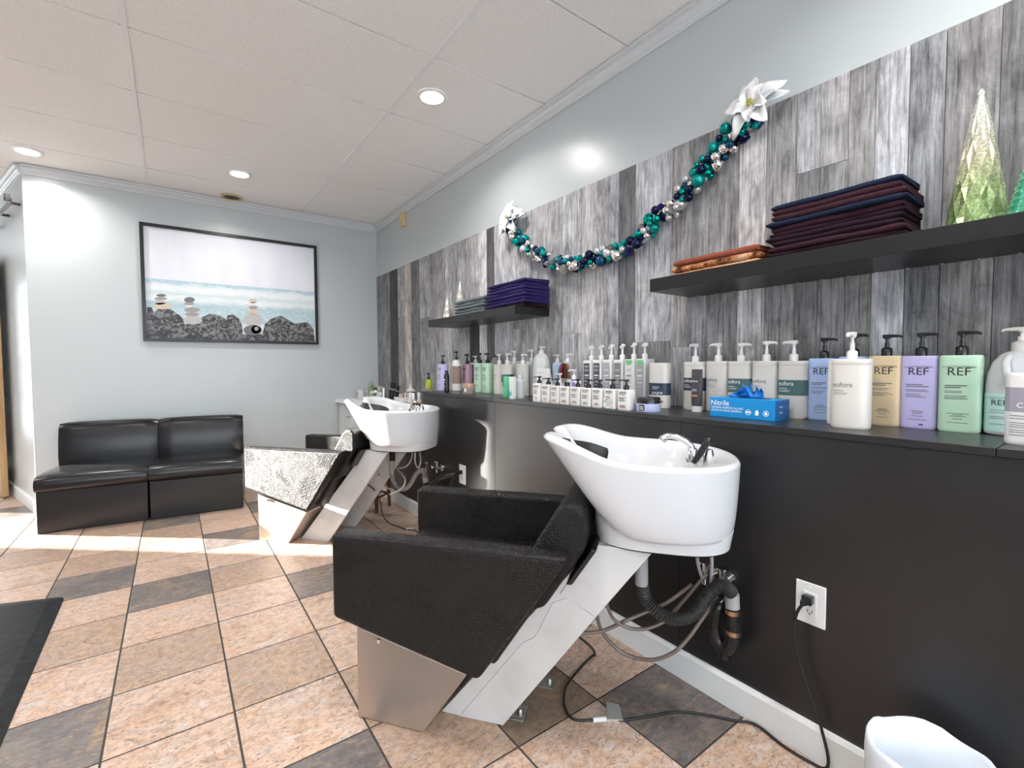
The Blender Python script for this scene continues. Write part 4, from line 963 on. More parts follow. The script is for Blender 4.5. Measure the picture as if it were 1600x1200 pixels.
def bottle(label, cx, xc, w, d, ty, m_, n=3.5, dome=0.0, py=None, pm=None, pang=0.0, pr=0.012, pstyle='lotion', cat='bottle', name='pump_bottle', group='bottles on the ledge', neck=None, bands=(), zbase=None, h=None, flare=0.0):
    zb = ZL if zbase is None else zbase
    c = on_x(cx, 610, xc); H = h or (on_x(cx, ty, xc - d / 2).z - zb)
    o = thing(name, label, cat, (xc, c.y, zb), RB, group)
    if dome:
        zs = [(0.90, 0), (0.985, 0.004), (1, 0.012)] + [(1, H * (1 - dome))] + [(lerp((neck or 0.3), 1, math.cos(PI / 2 * q)), H * (1 - dome) + H * dome * math.sin(PI / 2 * q)) for q in (0.25, 0.5, 0.72, 0.88, 1.0)]
    else:
        zs = [(0.94, 0), (0.99, 0.003), (1, 0.008), (1 + flare, H - 0.008), (0.985, H - 0.003), (0.93, H)]
    MB().loft(shell(w, d, n, zs)).build('body', m_, o, smooth=45)
    for f0, f1, bm_ in bands: MB().loft(shell(w * 1.012, d * 1.012, n, [(1, H * f0), (1, H * f1)]), False, False).build('label_band', bm_, o, smooth=45)
    if pm: pump(o, H - 0.001, on_x(cx, py, xc).z - zb, pm, pang, pr, pstyle)
    return o, H
REFC = dict(purple=(0.50, 0.46, 0.74), mint=(0.47, 0.68, 0.52), mint2=(0.48, 0.68, 0.55), beige=(0.68, 0.53, 0.33), blue=(0.38, 0.50, 0.78), pink=(0.62, 0.40, 0.48), white=(0.70, 0.685, 0.66))
REFM = {k: mat('satin_%s_plastic' % k, c, 0.35) for k, c in REFC.items()}
def ref_print(o, H, w, d, n, big=True, stripe=None):
    k = w / 0.083
    text_on(o, 'REF', 0.030 * k, 0, H * 0.74, INK, w, d, n)
    text_on(o, 'STOCKHOLM SWEDEN', 0.0062 * k, 0, H * 0.845, INK, w, d, n, arc=2.4 / k)
    rows = []; r_ = random.Random(int(H * 1e5))
    for q, z in enumerate((0.60, 0.575, 0.53, 0.51, 0.47, 0.45, 0.43)): rows.append((-0.027 * k, (-0.027 + r_.uniform(0.03, 0.052)) * k, H * z, 0.0016 * k if q > 1 else 0.0026 * k))
    for q, z in enumerate((0.24, 0.222, 0.204, 0.17, 0.12)): e = r_.uniform(0.008, 0.022) * k; rows.append((-e, e, H * z, 0.0015 * k))
    print_lines(o, rows, INKG, w, d, n)
    if stripe: print_lines(o, [(-0.024 * k, 0.020 * k, H * 0.14, 0.0028)], stripe, w, d, n, 'colour_bar')
def euf_print(o, H, w, d, n, z=0.56, m_=None, dx=-0.012, flip=False, sz=0.0195):
    m_ = m_ or INKG
    text_on(o, 'eufora', sz, dx, H * z, m_, w, d, n, flip=flip)
    sg = -1 if flip else 1
    print_lines(o, [(dx - 0.024, dx + 0.004, H * z - sg * 0.012, 0.0018), (dx - 0.024, dx + 0.014, H * z - sg * 0.018, 0.0012), (dx - 0.024, dx + 0.010, H * z - sg * 0.022, 0.0012)], m_, w, d, n)
L = 1.5708; Lf, Rt, Fr = PI, 0.0, -PI / 2
def ref(label, cx, xc, ty, c, py, ang=Rt, w=0.083, d=0.052):
    o, H = bottle(label, cx, xc, w, d, ty, REFM[c], 4.5, py=py, pm=BPLAS, pang=ang, pr=0.0135); ref_print(o, H, w, d, 4.5); return o
NAVY = mat('navy_label', (0.03, 0.045, 0.085), 0.4); TEALL = mat('dark_teal_label', (0.06, 0.13, 0.13), 0.4); PURL = mat('violet_label', (0.20, 0.19, 0.55), 0.4); BLUL = mat('sky_blue_label', (0.30, 0.46, 0.78), 0.4)
def euf(label, cx, xc, ty, py, band=None, ang=Lf, w=0.092, d=0.060, z=0.56, printed=True):
    o, H = bottle(label, cx, xc, w, d, ty, CREAM, 2.6, py=py, pm=WPLAS, pang=ang, pr=0.0135, bands=[(0.40, 0.67, band)] if band else [])
    MB().loft(shell(w * 1.008, d * 1.008, 2.6, [(0.99, H * 0.915), (1, H * 0.918), (1, H * 0.99), (0.97, H * 1.001)])).build('shoulder_cap', CREAM, o, smooth=45)
    if printed: euf_print(o, H, w * (1.014 if band else 1), d * (1.014 if band else 1), 2.6, 0.575 if band else 0.60, INKW if band else INKG)
    return o
# --- far group
OL = mat('olive_green_soap', (0.30, 0.38, 0.02), 0.2); OR = mat('orange_label', (0.60, 0.28, 0.12), 0.5)
o, H = bottle('olive green soap bottle with a black pump at the far end of the ledge', 670, 1.60, 0.068, 0.045, 593, OL, 2.6, dome=0.35, neck=0.28, py=583, pm=BPLAS, pang=Lf, pr=0.010)
print_lines(o, [(-0.022, 0.026, 0.004, H * 0.26), (0.0, 0.012, H * 0.28, H * 0.2)], OR, 0.068, 0.045, 2.6, 'picture_label')
ref('lilac bottle with black pump beside the olive soap bottle', 692, 1.63, 569, 'purple', 555, Rt)
o, H = bottle('slim black bottle standing before the lilac bottle', 698, 1.545, 0.036, 0.036, 583, BPLAS, 2, name='slim_bottle', dome=0.2, neck=0.4)
MB().lathe([(0.011, H - 0.001), (0.011, H + 0.018)], 14).build('cap', BPLAS, o, smooth=40); print_lines(o, [(-0.009, 0.009, H * 0.62, 0.008), (-0.01, 0.01, H * 0.5, 0.003), (-0.01, 0.01, H * 0.3, 0.002)], INKW, 0.036, 0.036, 2)
BRL = mat('taupe_label', (0.26, 0.18, 0.15), 0.45)
o, H = bottle('white bottle with a taupe label and long black pump', 714, 1.66, 0.076, 0.06, 562, WPLAS, 2.3, dome=0.16, neck=0.42, py=549, pm=BPLAS, pang=Lf, pr=0.010, bands=[(0.24, 0.80, BRL)])
ref('pink bottle behind the copper jar', 730.5, 1.735, 569, 'pink', 553, Lf)
cj = thing('lidded_jar', 'copper lidded jar with a grey label on the far ledge', 'jar', (1.565, on_x(732.5, 605, 1.565).y, ZL), RB, 'jars on the ledge')
COP = mat('rose_copper_plastic', (0.50, 0.30, 0.22), 0.3, metal=0.3)
MB().lathe([(0.040, 0), (0.042, 0.003), (0.042, 0.050)], 28).build('body', mat('taupe_jar', (0.36, 0.29, 0.26), 0.35), cj, smooth=40)
MB().lathe([(0.045, 0.046), (0.045, 0.064), (0.043, 0.066), (0.001, 0.066)], 28).build('lid', COP, cj, smooth=40)
print_lines(cj, [(-0.012, 0.008, 0.012, 0.026)], INKG, 0.084, 0.084, 2, 'label_panel'); print_lines(cj, [(0.012, 0.024, 0.014, 0.022)], INKW, 0.084, 0.084, 2, 'label_panel')
def boxb(label, cx, xc, ty, py, lab_c, ang=Lf, w=0.058, d=0.062, style='lotion', texty=None, full=(0.12, 0.93), leaf=False):
    o, H = bottle(label, cx, xc, w, d, ty, WPLAS, 9, py=py, pm=WPLAS, pang=ang, pr=0.0125, pstyle=style, name='square_bottle')
    if lab_c: print_lines(o, [(-w * 0.36, w * 0.36, H * full[0], H * (full[1] - full[0]))], lab_c, w, d, 9, 'label_panel', 0.0004)
    if texty: text_on(o, texty, 0.011, 0, H * 0.83, INKW, w, d, 9, off=0.0009)
    if lab_c or leaf:
        mm = INKW if lab_c and lab_c is not None else INKG
        print_lines(o, [(-0.014, 0.014, H * z, 0.0016 + 0.004 * (z == 0.62)) for z in (0.77, 0.74, 0.62, 0.57, 0.5, 0.47, 0.4)], mm, w, d, 9, off=0.0009)
    if leaf: print_lines(o, [(-0.019, 0.019, H * 0.915, H * 0.06), (-0.016, 0.016, H * 0.885, H * 0.03), (-0.010, 0.010, H * 0.87, H * 0.016)], mat('leaf_green', (0.16, 0.50, 0.22), 0.4), w, d, 9, 'green_leaf_mark', 0.0012)
    return o
boxb('square white bottle with a dark blue label behind the copper jar', 743.5, 1.79, 566.5, 556, NAVY, Lf)
ref('mint green bottle, left one of the far mint pair', 750, 1.71, 567.5, 'mint2', 551.5, Lf)
ref('mint green bottle, right one of the far mint pair', 762, 1.70, 567.5, 'mint', 551.5, Lf)
o, H = bottle('grey domed bottle with a black cap behind the far cream bottles', 775, 1.785, 0.066, 0.066, 558, mat('smoke_grey_plastic', (0.27, 0.245, 0.25), 0.3), 2, dome=0.22, neck=0.3, name='domed_bottle')
MB().lathe([(0.011, H - 0.002), (0.011, H + 0.014), (0.009, H + 0.018)], 14).build('cap', BPLAS, o, smooth=40)
euf('plain cream pump bottle just left of the green tube', 780.5, 1.70, 569, 553)
euf('cream pump bottle with a dark band behind the green tube', 793, 1.70, 569, 552, TEALL, Rt, printed=False)
gt_ = mat('spring_green_tube', (0.10, 0.50, 0.26), 0.3)
def tube_bottle(label, cx, xc, w, by, ty, m_, capm, capf, zb=ZL):
    c = on_x(cx, 610, xc); H = on_x(cx, ty, xc).z - zb; o = thing('squeeze_tube', label, 'tube', (xc, c.y, zb), RB, 'squeeze tubes on the ledge')
    MB().loft([[(x, y, z) for x, y in sell(w_, d_, 2.4, 24)] for w_, d_, z in ((w * 0.8, w * 0.66, 0), (w * 0.82, w * 0.68, H * capf))]).build('cap', capm, o, smooth=45)
    MB().loft([[(x, y, z) for x, y in sell(w_, d_, 2.4, 24)] for w_, d_, z in ((w * 0.82, w * 0.7, H * capf + 0.0005), (w * 0.9, w * 0.68, H * 0.3), (w * 0.97, w * 0.4, H * 0.7), (w, 0.006, H * 0.96), (w, 0.004, H))]).build('body', m_, o, smooth=45)
    return o, H
o, H = tube_bottle('spring green squeeze tube standing on its cap', 792, 1.575, 0.062, 621, 588, gt_, gt_, 0.18); print_lines(o, [(-0.004, 0.004, H * 0.5, H * 0.4)], TEALL, 0.062, 0.045, 2.4, 'label_text', 0.004)
boxb('square white bottle with a violet label behind the small white can', 804, 1.77, 564.5, 548, PURL, Lf)
o, H = bottle('small white can with a sky blue square', 801.5, 1.515, 0.043, 0.043, 589, WPLAS, 2, name='spray_can'); print_lines(o, [(-0.010, 0.012, H * 0.14, H * 0.2)], mat('cyan_square', (0.10, 0.42, 0.60), 0.4), 0.043, 0.043, 2, 'label_square')
CLR = mat('frosted_clear_plastic', (0.66, 0.69, 0.71), 0.25, trans=0.25)
o, H = bottle('frosted clear bottle with a blue splash next to the small white can', 813, 1.56, 0.050, 0.045, 592, CLR, 2.2, dome=0.18, neck=0.62, name='clear_bottle'); MB().lathe([(0.017, H - 0.002), (0.017, H + 0.022)], 16).build('cap', CLR, o, smooth=40); print_lines(o, [(-0.015, 0.003, H * 0.14, H * 0.16)], BLUL, 0.05, 0.045, 2.2, 'label_square')
euf('plain cream pump bottle behind the frosted clear bottle', 817, 1.71, 569, 553, None, Rt)
boxb('square white bottle with a sky blue label left of the round dispenser', 831, 1.785, 565, 546, BLUL, Lf)
o, H = bottle('big round translucent dispenser with a white pump', 846, 1.755, 0.105, 0.105, 552, mat('milky_plastic', (0.60, 0.62, 0.61), 0.3), 2, dome=0.32, neck=0.32, py=541.5, pm=WPLAS, pang=Rt, pr=0.016, name='round_dispenser')
cd = thing('card_holder', 'white leaning price card holder in front of the round dispenser', 'card holder', (1.635, on_x(846, 620, 1.635).y, ZL), RB)
hh = on_x(846, 575.5, 1.635).z - ZL
MB().prism([(0, 0), (0.012, hh), (0.014, hh), (0.055, 0)], -0.055, 0.055).build('panel', WPLAS, cd); cd.children[0].rotation_euler = (0, 0, PI / 2)
print_lines(cd, [(-0.035, 0.03, hh * z, 0.0015) for z in (0.85, 0.6, 0.55, 0.5)] , INKG, 9, 0.0001, 2, 'fine_print', 0.012)
bottle('pale blue bottle with white pump behind the colour swatches', 871, 1.795, 0.06, 0.045, 566, mat('pale_blue_plastic', (0.42, 0.55, 0.68), 0.35), 3, dome=0.1, neck=0.5, py=554, pm=WPLAS, pang=Lf, pr=0.011)
o, H = bottle('grey pump bottle wearing the ring of hair colour swatches', 887, 1.755, 0.070, 0.060, 564, mat('warm_grey_plastic', (0.40, 0.39, 0.38), 0.35), 2.4, dome=0.2, neck=0.35, py=553, pm=WPLAS, pang=Rt, pr=0.011)
sw = thing('swatch_ring', 'fan of hair colour swatches on a white ring hanging on a bottle', 'colour swatches', on_x(884, 566, 1.715), RB)
MB().tube([(0.016 * math.cos(k * PI / 8), 0, 0.010 * math.sin(k * PI / 8)) for k in range(17)], 0.0022, 8).build('ring', WPLAS, sw, smooth=40)
for k, c in enumerate([(0.03, 0.05, 0.14), (0.05, 0.25, 0.38), (0.42, 0.03, 0.10), (0.45, 0.02, 0.05), (0.025, 0.015, 0.012), (0.10, 0.04, 0.025), (0.22, 0.10, 0.05), (0.04, 0.025, 0.02), (0.35, 0.20, 0.10), (0.30, 0.12, 0.10)]):
    ang = lerp(-0.95, 0.95, k / 9); pts = spline([(0, -0.004, -0.008), (math.sin(ang) * 0.03, -0.010, -0.012), (math.sin(ang) * 0.046, -0.012 - 0.002 * k % 0.005, -0.045), (math.sin(ang) * 0.05, -0.010, -0.085)], 5)
    MB().tube(pts, lambda u: 0.0035 + 0.003 * u, 6).build('swatch', m_fabric('hair_swatch_%s' % 'abcdefghij'[k], c), sw, smooth=40)
bottle('small white pump bottle between the front row and the swatches', 875, 1.625, 0.045, 0.036, 599, WPLAS, 2.6, py=583, pm=WPLAS, pang=Lf, pr=0.009)
o, H = bottle('short white and blue bottle with white pump behind the small square bottles', 897, 1.625, 0.075, 0.05, 594, mat('pale_lilac_white', (0.60, 0.61, 0.70), 0.35), 3, py=577, pm=WPLAS, pang=Fr, pr=0.011); print_lines(o, [(0.012, 0.028, H * 0.05, H * 0.85)], PURL, 0.075, 0.05, 3, 'label_panel')
# --- front row of nine small square bottles
RED = mat('red_bar', (0.5, 0.04, 0.03), 0.5); TQ = mat('turquoise_bar', (0.05, 0.40, 0.38), 0.5); GRB = mat('tan_bar', (0.40, 0.30, 0.22), 0.5)
ordn = ['first', 'second', 'third', 'fourth', 'fifth', 'sixth', 'seventh', 'eighth', 'last']
yr = [1.83, 1.760, 1.692, 1.624, 1.553, 1.484, 1.416, 1.344, 1.270]
for k, (y, ty, py, ang, stp, x_) in enumerate([(yr[0], 599, 588, Fr, None, ''), (yr[1], 601, 590.5, Fr, None, ''), (yr[2], 603, 591.5, Fr, RED, 'thin red bar'), (yr[3], 604, None, 0, RED, 'black cap'), (yr[4], 605, 592.5, Fr, GRB, 'tan bar'), (yr[5], 606.5, 593, Rt, TQ, 'turquoise bar'), (yr[6], 607, 593, Lf, RED, 'red bar'), (yr[7], 608, 592.5, Lf, None, 'crumpled wrapper'), (yr[8], 609.5, 593, Lf, RED, 'red bar and grey side')]):
    xc = 1.50; px = 800 + FPX * ((Vector((xc, y, 1.0)) - CAMP).dot(_r) / depth((xc, y, 1.0)))
    lab = 'small white square bottle%s, %s in the front row from left' % (' with ' + x_ if x_ else ' with black pump', ordn[k])
    if k == 8: lab = 'small white square bottle with black pump, rightmost of the front row'
    if k == 0: lab = 'small white square bottle with black pump, leftmost of the front row'
    o, H = bottle(lab, px, xc, 0.0595, 0.045, ty, REFM['white'], 9, py=py, pm=BPLAS if py else None, pang=ang, pr=0.0115, name='square_pump_bottle', group='small square bottles in the front row')
    ref_print(o, H, 0.0595, 0.045, 9, stripe=stp)
    if not py: MB().lathe([(0.0125, H - 0.001), (0.0125, H + 0.017), (0.0115, H + 0.019)], 18).build('cap', BPLAS, o, smooth=40)
    if k == 7:
        r_ = random.Random(1); b = MB(); vs_ = []; fs = []
        for i in range(7):
            for j in range(6): vs_.append((-0.027 + 0.009 * i, -0.0245 - r_.uniform(0.0, 0.006), 0.003 + H * 0.5 * j / 5))
        for i in range(6):
            for j in range(5): q = i * 6 + j; fs.append((q, q + 6, q + 7, q + 1))
        b.add(vs_, fs).build('wrapper', mat('clear_crumpled_wrap', (0.72, 0.72, 0.72), 0.15, alpha=0.65), o)
# --- six tall square bottles with twisted pumps
HG = [mat('plum_grey_label', (0.065, 0.06, 0.085), 0.45), mat('plum_grey_label', (0.065, 0.06, 0.085), 0.45), mat('silver_grey_label', (0.36, 0.36, 0.38), 0.45), mat('mid_grey_label', (0.20, 0.20, 0.22), 0.45), None, mat('soft_grey_label', (0.32, 0.33, 0.35), 0.45)]
tl = ['tall square white bottle with dark plum label, leftmost of the six', 'tall square white bottle with dark plum label, second of the six', 'tall square white bottle with pale silver label, third of the six', 'tall square white bottle with mid grey label, fourth of the six', 'tall square white bottle with a green leaf on plain white, fifth of the six', 'tall square white bottle with grey label and green leaf, rightmost of the six']
for k, (l_, r2, ty, py) in enumerate([(910, 923, 563, 540), (924.5, 939, 562.5, 539), (940, 954.5, 562, 538), (957, 972, 562, 537), (974.5, 990.5, 561, 535), (991.5, 1007.5, 560.5, 534.5)]):
    cxp = (l_ + r2) / 2; y = on_x(cxp, 600, 1.715).y; xc = 1.715 + 0.036; px = 800 + FPX * ((Vector((xc, y, 1.0)) - CAMP).dot(_r) / depth((xc, y, 1.0)))
    boxb(tl[k], px, xc, ty, py, HG[k], 0.4 * k, 0.058, 0.072, 'twist', 'HERO' if k < 2 else None, leaf=(k > 3))
# --- upturned cream bottle, lavender jar
o, H = bottle('upturned cream bottle with a navy band and upside-down lettering', 1031, 1.69, 0.094, 0.062, 567, CREAM, 2.6, bands=[(0.29, 0.555, NAVY)], name='upturned_bottle')
euf_print(o, H, 0.0955, 0.063, 2.6, 0.36, INKW, 0.008, True); print_lines(o, [(0.0, 0.034, H * 0.13, 0.007)], INK, 0.094, 0.062, 2.6, 'label_panel')
jr = thing('lidded_jar', 'lavender jar with a glossy black lid at the front of the ledge', 'jar', (1.53, on_x(1013, 635, 1.53).y, ZL), RB, 'jars on the ledge')
MB().lathe([(0.046, 0), (0.0475, 0.003), (0.0475, 0.032)], 32).build('body', mat('lavender_plastic', (0.42, 0.46, 0.68), 0.3), jr, smooth=40)
MB().lathe([(0.0445, 0.030), (0.047, 0.033), (0.0465, 0.052), (0.044, 0.056), (0.001, 0.056)], 32).build('lid', BPLAS, jr, smooth=40)
print_lines(jr, [(-0.008, 0.016, 0.005, 0.023)], BPLAS, 0.095, 0.095, 2, 'label_panel'); print_lines(jr, [(-0.004, 0.012, z, 0.0018) for z in (0.02, 0.014, 0.009)], INKW, 0.095, 0.095, 2, off=0.0009)
# --- cream bottles behind the glove box
euf('cream pump bottle with a navy band behind the grey squeeze tube', 1086, 1.735, 565.5, 537, NAVY, Fr)
o, H = tube_bottle('charcoal squeeze tube standing on a white cap', 1089, 1.665, 0.047, 644, 577, mat('charcoal_tube', (0.055, 0.05, 0.06), 0.35), WPLAS, 0.13)
text_on(o, 'eufora', 0.012, 0, H * 0.70, INKW, y=-0.019); print_lines(o, [(-0.012, 0.010, H * z, 0.0016) for z in (0.52, 0.49)], INKW, 0.05, 0.030, 2.4, off=0.004); print_lines(o, [(-0.012, 0.012, H * 0.36, 0.006)], OR, 0.05, 0.031, 2.4, 'colour_bar', 0.003)
euf('plain cream pump bottle left of the teal banded ones', 1122, 1.745, 564.5, 536, None, Lf)
euf('cream pump bottle with a teal band right behind the blue gloves', 1157.5, 1.745, 564.5, 536, TEALL, Rt)
euf('plain cream pump bottle with its spout turned right', 1197, 1.735, 564, 533, None, Rt)
euf('cream pump bottle with a teal band at the right end of the glove box', 1239.5, 1.725, 564, 532, TEALL, Lf)
# --- right group
ref('powder blue bottle with black pump left of the big cream bottle', 1287, 1.745, 560, 'blue', 528, Rt)
ref('powder blue bottle mostly hidden behind the big cream bottle', 1334, 1.775, 557, 'blue', 521.6, Rt)
o, H = bottle('plain white bottle wedged behind the big cream bottle', 1311, 1.665, 0.05, 0.05, 563, WPLAS, 8, name='square_bottle')
euf('big plain cream pump bottle standing forward on the ledge', 1330, 1.585, 561, 519, None, Fr, 0.096, 0.066)
ref('beige bottle with black pump', 1384, 1.735, 556, 'beige', 523, Rt)
o = ref('lilac bottle with black pump between the beige and mint bottles', 1438, 1.735, 556, 'purple', 520, Rt)
print_lines(o, [(0.004, 0.014, 0.010, 0.004)], mat('indigo_blot', (0.05, 0.04, 0.35), 0.5), 0.083, 0.052, 4.5, 'ink_mark')
ref('mint green bottle with black pump next to the clear jug', 1501, 1.725, 555, 'mint', 517.5, Rt, 0.086)
MILK = mat('cloudy_jug_plastic', (0.66, 0.67, 0.69), 0.22, trans=0.15); MINTL = mat('aqua_jug_label', (0.50, 0.74, 0.70), 0.4)
o, H = bottle('cloudy plastic jug with an aqua label and cream pump', 1594, 1.755, 0.125, 0.105, 548, MILK, 3.2, dome=0.42, neck=0.30, py=511, pm=CREAM, pang=Lf, pr=0.019, name='dispenser_jug', bands=[(0.05, 0.50, MINTL)])
text_on(o, 'REF', 0.020, -0.030, H * 0.36, INK, 0.1275, 0.107, 3.2); text_on(o, 'STOCKHOLM SWEDEN', 0.0045, -0.030, H * 0.44, INK, 0.1275, 0.107, 3.2); print_lines(o, [(-0.048, -0.018, H * z, 0.0012) for z in (0.30, 0.27, 0.22, 0.20, 0.13)], INKG, 0.1275, 0.107, 3.2)
MB().tube(spline([(-0.018, -0.035, H * 0.93), (-0.02, -0.058, H * 0.86), (-0.015, -0.064, H * 0.70), (-0.01, -0.056, H * 0.56)], 5), 0.008, 10).build('handle', MILK, o, smooth=40)
LAVC = mat('smoky_lilac_plastic', (0.30, 0.28, 0.33), 0.2)
o, H = bottle('clear bottle with smoky lilac band and white label at the right edge', 1612, 1.575, 0.080, 0.065, 583, WPLAS, 3, name='labelled_bottle', bands=[(0.46, 0.80, LAVC)])
text_on(o, 'CLEAN', 0.016, 0.006, H * 0.52, INKW, 0.081, 0.066, 3); MB().box(-0.004, -0.001, -0.035, -0.0325, H * 0.58, H * 0.78).build('label_stroke', INKW, o)
print_lines(o, [(-0.030, 0.020, H * z, 0.0016) for z in (0.40, 0.36, 0.30, 0.27, 0.24, 0.20, 0.17, 0.13)], INKG, 0.08, 0.065, 3)
# --- glove box
fl_ = on_z(1109, 650, ZL); fr_ = on_z(1210, 658, ZL); xf = (fl_.x + fr_.x) / 2; y1_, y0_ = on_x(1109, 650, xf).y, on_x(1210, 658, xf).y
GW = y1_ - y0_; GH = on_x(1160, 623, xf).z - ZL; GD = 0.105
gb = thing('glove_box', 'blue cardboard box of disposable gloves on the ledge', 'glove box', (xf + GD / 2, (y0_ + y1_) / 2, ZL), RB)
GBL = mat('bright_blue_card', (0.005, 0.23, 0.56), 0.35); GBD = mat('deep_blue_card', (0.01, 0.10, 0.30), 0.35)
MB().box(-GW / 2, GW / 2, -GD / 2, GD / 2, 0, GH).build('carton', GBL, gb, bevel=0.0015)
MB().box(GW / 2, GW / 2 + 0.0006, -GD / 2 + 0.004, GD / 2 - 0.004, 0.004, GH - 0.004).build('end_panel', GBD, gb)
text_on(gb, 'Nitrile', 0.026, -GW / 2 + 0.038, GH * 0.60, INKW, y=-GD / 2); text_on(gb, 'GENERAL PURPOSE GLOVES', 0.0092, -GW / 2 + 0.064, GH * 0.44, INKW, y=-GD / 2); text_on(gb, 'GANTS À USAGE GÉNÉRAL', 0.0092, -GW / 2 + 0.062, GH * 0.29, INKW, y=-GD / 2)
for k in range(3):
    x = GW / 2 - 0.085 + 0.029 * k; b = MB(); yy = -GD / 2 - 0.0008; zc = GH * 0.34; n = 20
    if k != 1: b.loft([[(x + r * math.cos(2 * PI * i / n), yy, zc + r * math.sin(2 * PI * i / n)) for i in range(n)] for r in (0.0095, 0.0080)], False, False)
    if k == 0: b.add([(x - 0.0085, yy, zc - 0.002), (x + 0.0085, yy, zc - 0.002), (x + 0.0085, yy, zc + 0.003), (x - 0.0085, yy, zc + 0.003)], [(0, 1, 2, 3)])
    if k == 1: b.add([(x - 0.005, yy, zc - 0.008), (x + 0.005, yy, zc - 0.008), (x + 0.006, yy, zc + 0.003), (x + 0.002, yy, zc + 0.009), (x - 0.002, yy, zc + 0.009), (x - 0.006, yy, zc + 0.001)], [(0, 1, 2, 3, 4, 5)])
    if k == 2: b.add([(x - 0.004, yy, zc - 0.005), (x + 0.004, yy, zc - 0.005), (x + 0.005, yy, zc + 0.001), (x, yy, zc + 0.006), (x - 0.004, yy, zc + 0.003)], [(0, 1, 2, 3, 4)])
    b.build('printed_symbol', INKW, gb)
for z in (0.62, 0.34): o = text_on(gb, 'nitrile', 0.010, 0, 0, INKW, y=0); o.location = (GW / 2 + 0.0010, -0.012, GH * z); o.rotation_euler = (0, 0, PI / 2)
oo = sell(0.13, 0.035, 3, 24, 0.01, 0); MB().loft([[(x, y, GH) for x, y in oo], [(x, y, GH + 0.0006) for x, y in oo]]).build('opening', DARKEN, gb)  # flat black sheet stands in for the shade inside the carton slot
gv = thing('rubber_glove', 'blue rubber glove pulled up from the glove box', 'glove', (xf + GD / 2, (y0_ + y1_) / 2 - 0.006, ZL + GH + 0.0007), RB)
GLV = mat('blue_nitrile_rubber', (0.005, 0.16, 0.55), 0.35)
r_ = random.Random(8)
for k, (x0, x1, hh_, dy, tw) in enumerate([(-0.055, 0.045, 0.030, 0.0, 0.1), (-0.02, 0.05, 0.038, -0.012, -0.2), (-0.035, 0.02, 0.048, 0.008, 0.35), (-0.07, -0.01, 0.016, -0.006, 0.0)]):
    b = MB(); vs_ = []; fs = []; nu, nv = 9, 6
    for i in range(nu + 1):
        for j in range(nv + 1):
            u, v = i / nu, j / nv; x = lerp(x0, x1, u); z = v * hh_ * (0.25 + abs(math.sin(u * PI * 1.5 + k)) * 0.85) ; vs_.append((x + 0.008 * v * math.sin(4 * u + k), dy + 0.010 * math.sin(7 * u + 3 * v + k) * (0.4 + v) + tw * z * 0.5, z + r_.uniform(0, 0.002) * v))
    for i in range(nu):
        for j in range(nv): q = i * (nv + 1) + j; fs.append((q, q + nv + 1, q + nv + 2, q + 1))
    o = b.add(vs_, fs).build('glove_fold', GLV, gv, smooth=0); s = o.modifiers.new('solid', 'SOLIDIFY'); s.thickness = 0.0012

# ================================================================== FAR COUNTER
ZC = 0.775
ct = MB().box(1.362, XP - 0.012, 3.112, YB - 0.002, ZC - 0.03, ZC).build('countertop', mat('white_countertop', (0.74, 0.74, 0.73), 0.3), bevel=0.003); tag(ct, 'white countertop in the far corner under the mug and tap', 'countertop')
cb = thing('sink_cabinet', 'light grey sink cabinet with grooved doors in the far corner', 'cabinet', (1.40, 3.96, 0))
CG = paint('light_grey_cabinet', (0.60, 0.61, 0.62), 0.4)
MB().box(0.018, 0.40, 0.0, 1.05, 0.02, ZC - 0.0305).build('carcass', CG, cb)
for k in range(3):
    d_ = MB()
    for q in range(3): d_.box(0.0, 0.017, 0.004 + k * 0.35 + q * 0.114 + 0.0015, 0.004 + k * 0.35 + (q + 1) * 0.114 - 0.0015, 0.06, ZC - 0.045)
    d_.box(0.004, 0.0172, 0.004 + k * 0.35, 0.346 + k * 0.35, 0.06, ZC - 0.045); dd = d_.build('door', CG, cb)
    MB().lathe([(0.006, 0), (0.010, 0.014), (0.006, 0.018)], 12).build('knob', STEEL, dd, smooth=40).location = (0.0, 0.31 + k * 0.35 if k < 2 else 0.73, 0.62)
for o in cb.children:
    for k_ in o.children: k_.rotation_euler = (0, -PI / 2, 0)
def cpos(px, xc, z=ZC): p = on_x(px, 615, xc); return (xc, p.y, z)
mg = thing('coffee_mug', 'white coffee mug with small dark print on the far countertop', 'mug', (1.60, 4.90, ZC), 0.9)
MB().lathe([(0.036, 0), (0.041, 0.004), (0.043, 0.05), (0.044, 0.098), (0.041, 0.098), (0.039, 0.02), (0.001, 0.012)], 28).build('cup', CERAM, mg, smooth=40)
MB().tube(spline([(0.042, 0, 0.085), (0.066, 0, 0.080), (0.074, 0, 0.05), (0.062, 0, 0.022), (0.041, 0, 0.018)], 5), 0.0055, 8).build('handle', CERAM, mg, smooth=40).rotation_euler = (0, 0, -1.55)
print_lines(mg, [(-0.022, -0.006, 0.052, 0.014), (-0.024, -0.004, 0.038, 0.004), (-0.022, -0.008, 0.030, 0.003)], INK, 0.088, 0.088, 2, 'printed_mark').rotation_euler = (0, 0, -1.9)
pl = thing('potted_plant', 'small green plant in a glass jar beside the coffee mug', 'plant', cpos(582, 1.62))
MB().lathe([(0.030, 0), (0.034, 0.004), (0.034, 0.085), (0.031, 0.085), (0.031, 0.006), (0.001, 0.005)], 20).build('glass_jar', mat('green_tinted_glass', (0.35, 0.42, 0.30), 0.1, trans=0.5), pl, smooth=40)
LFM = mat('leaf_green_foliage', (0.10, 0.23, 0.04), 0.5); r_ = random.Random(5)
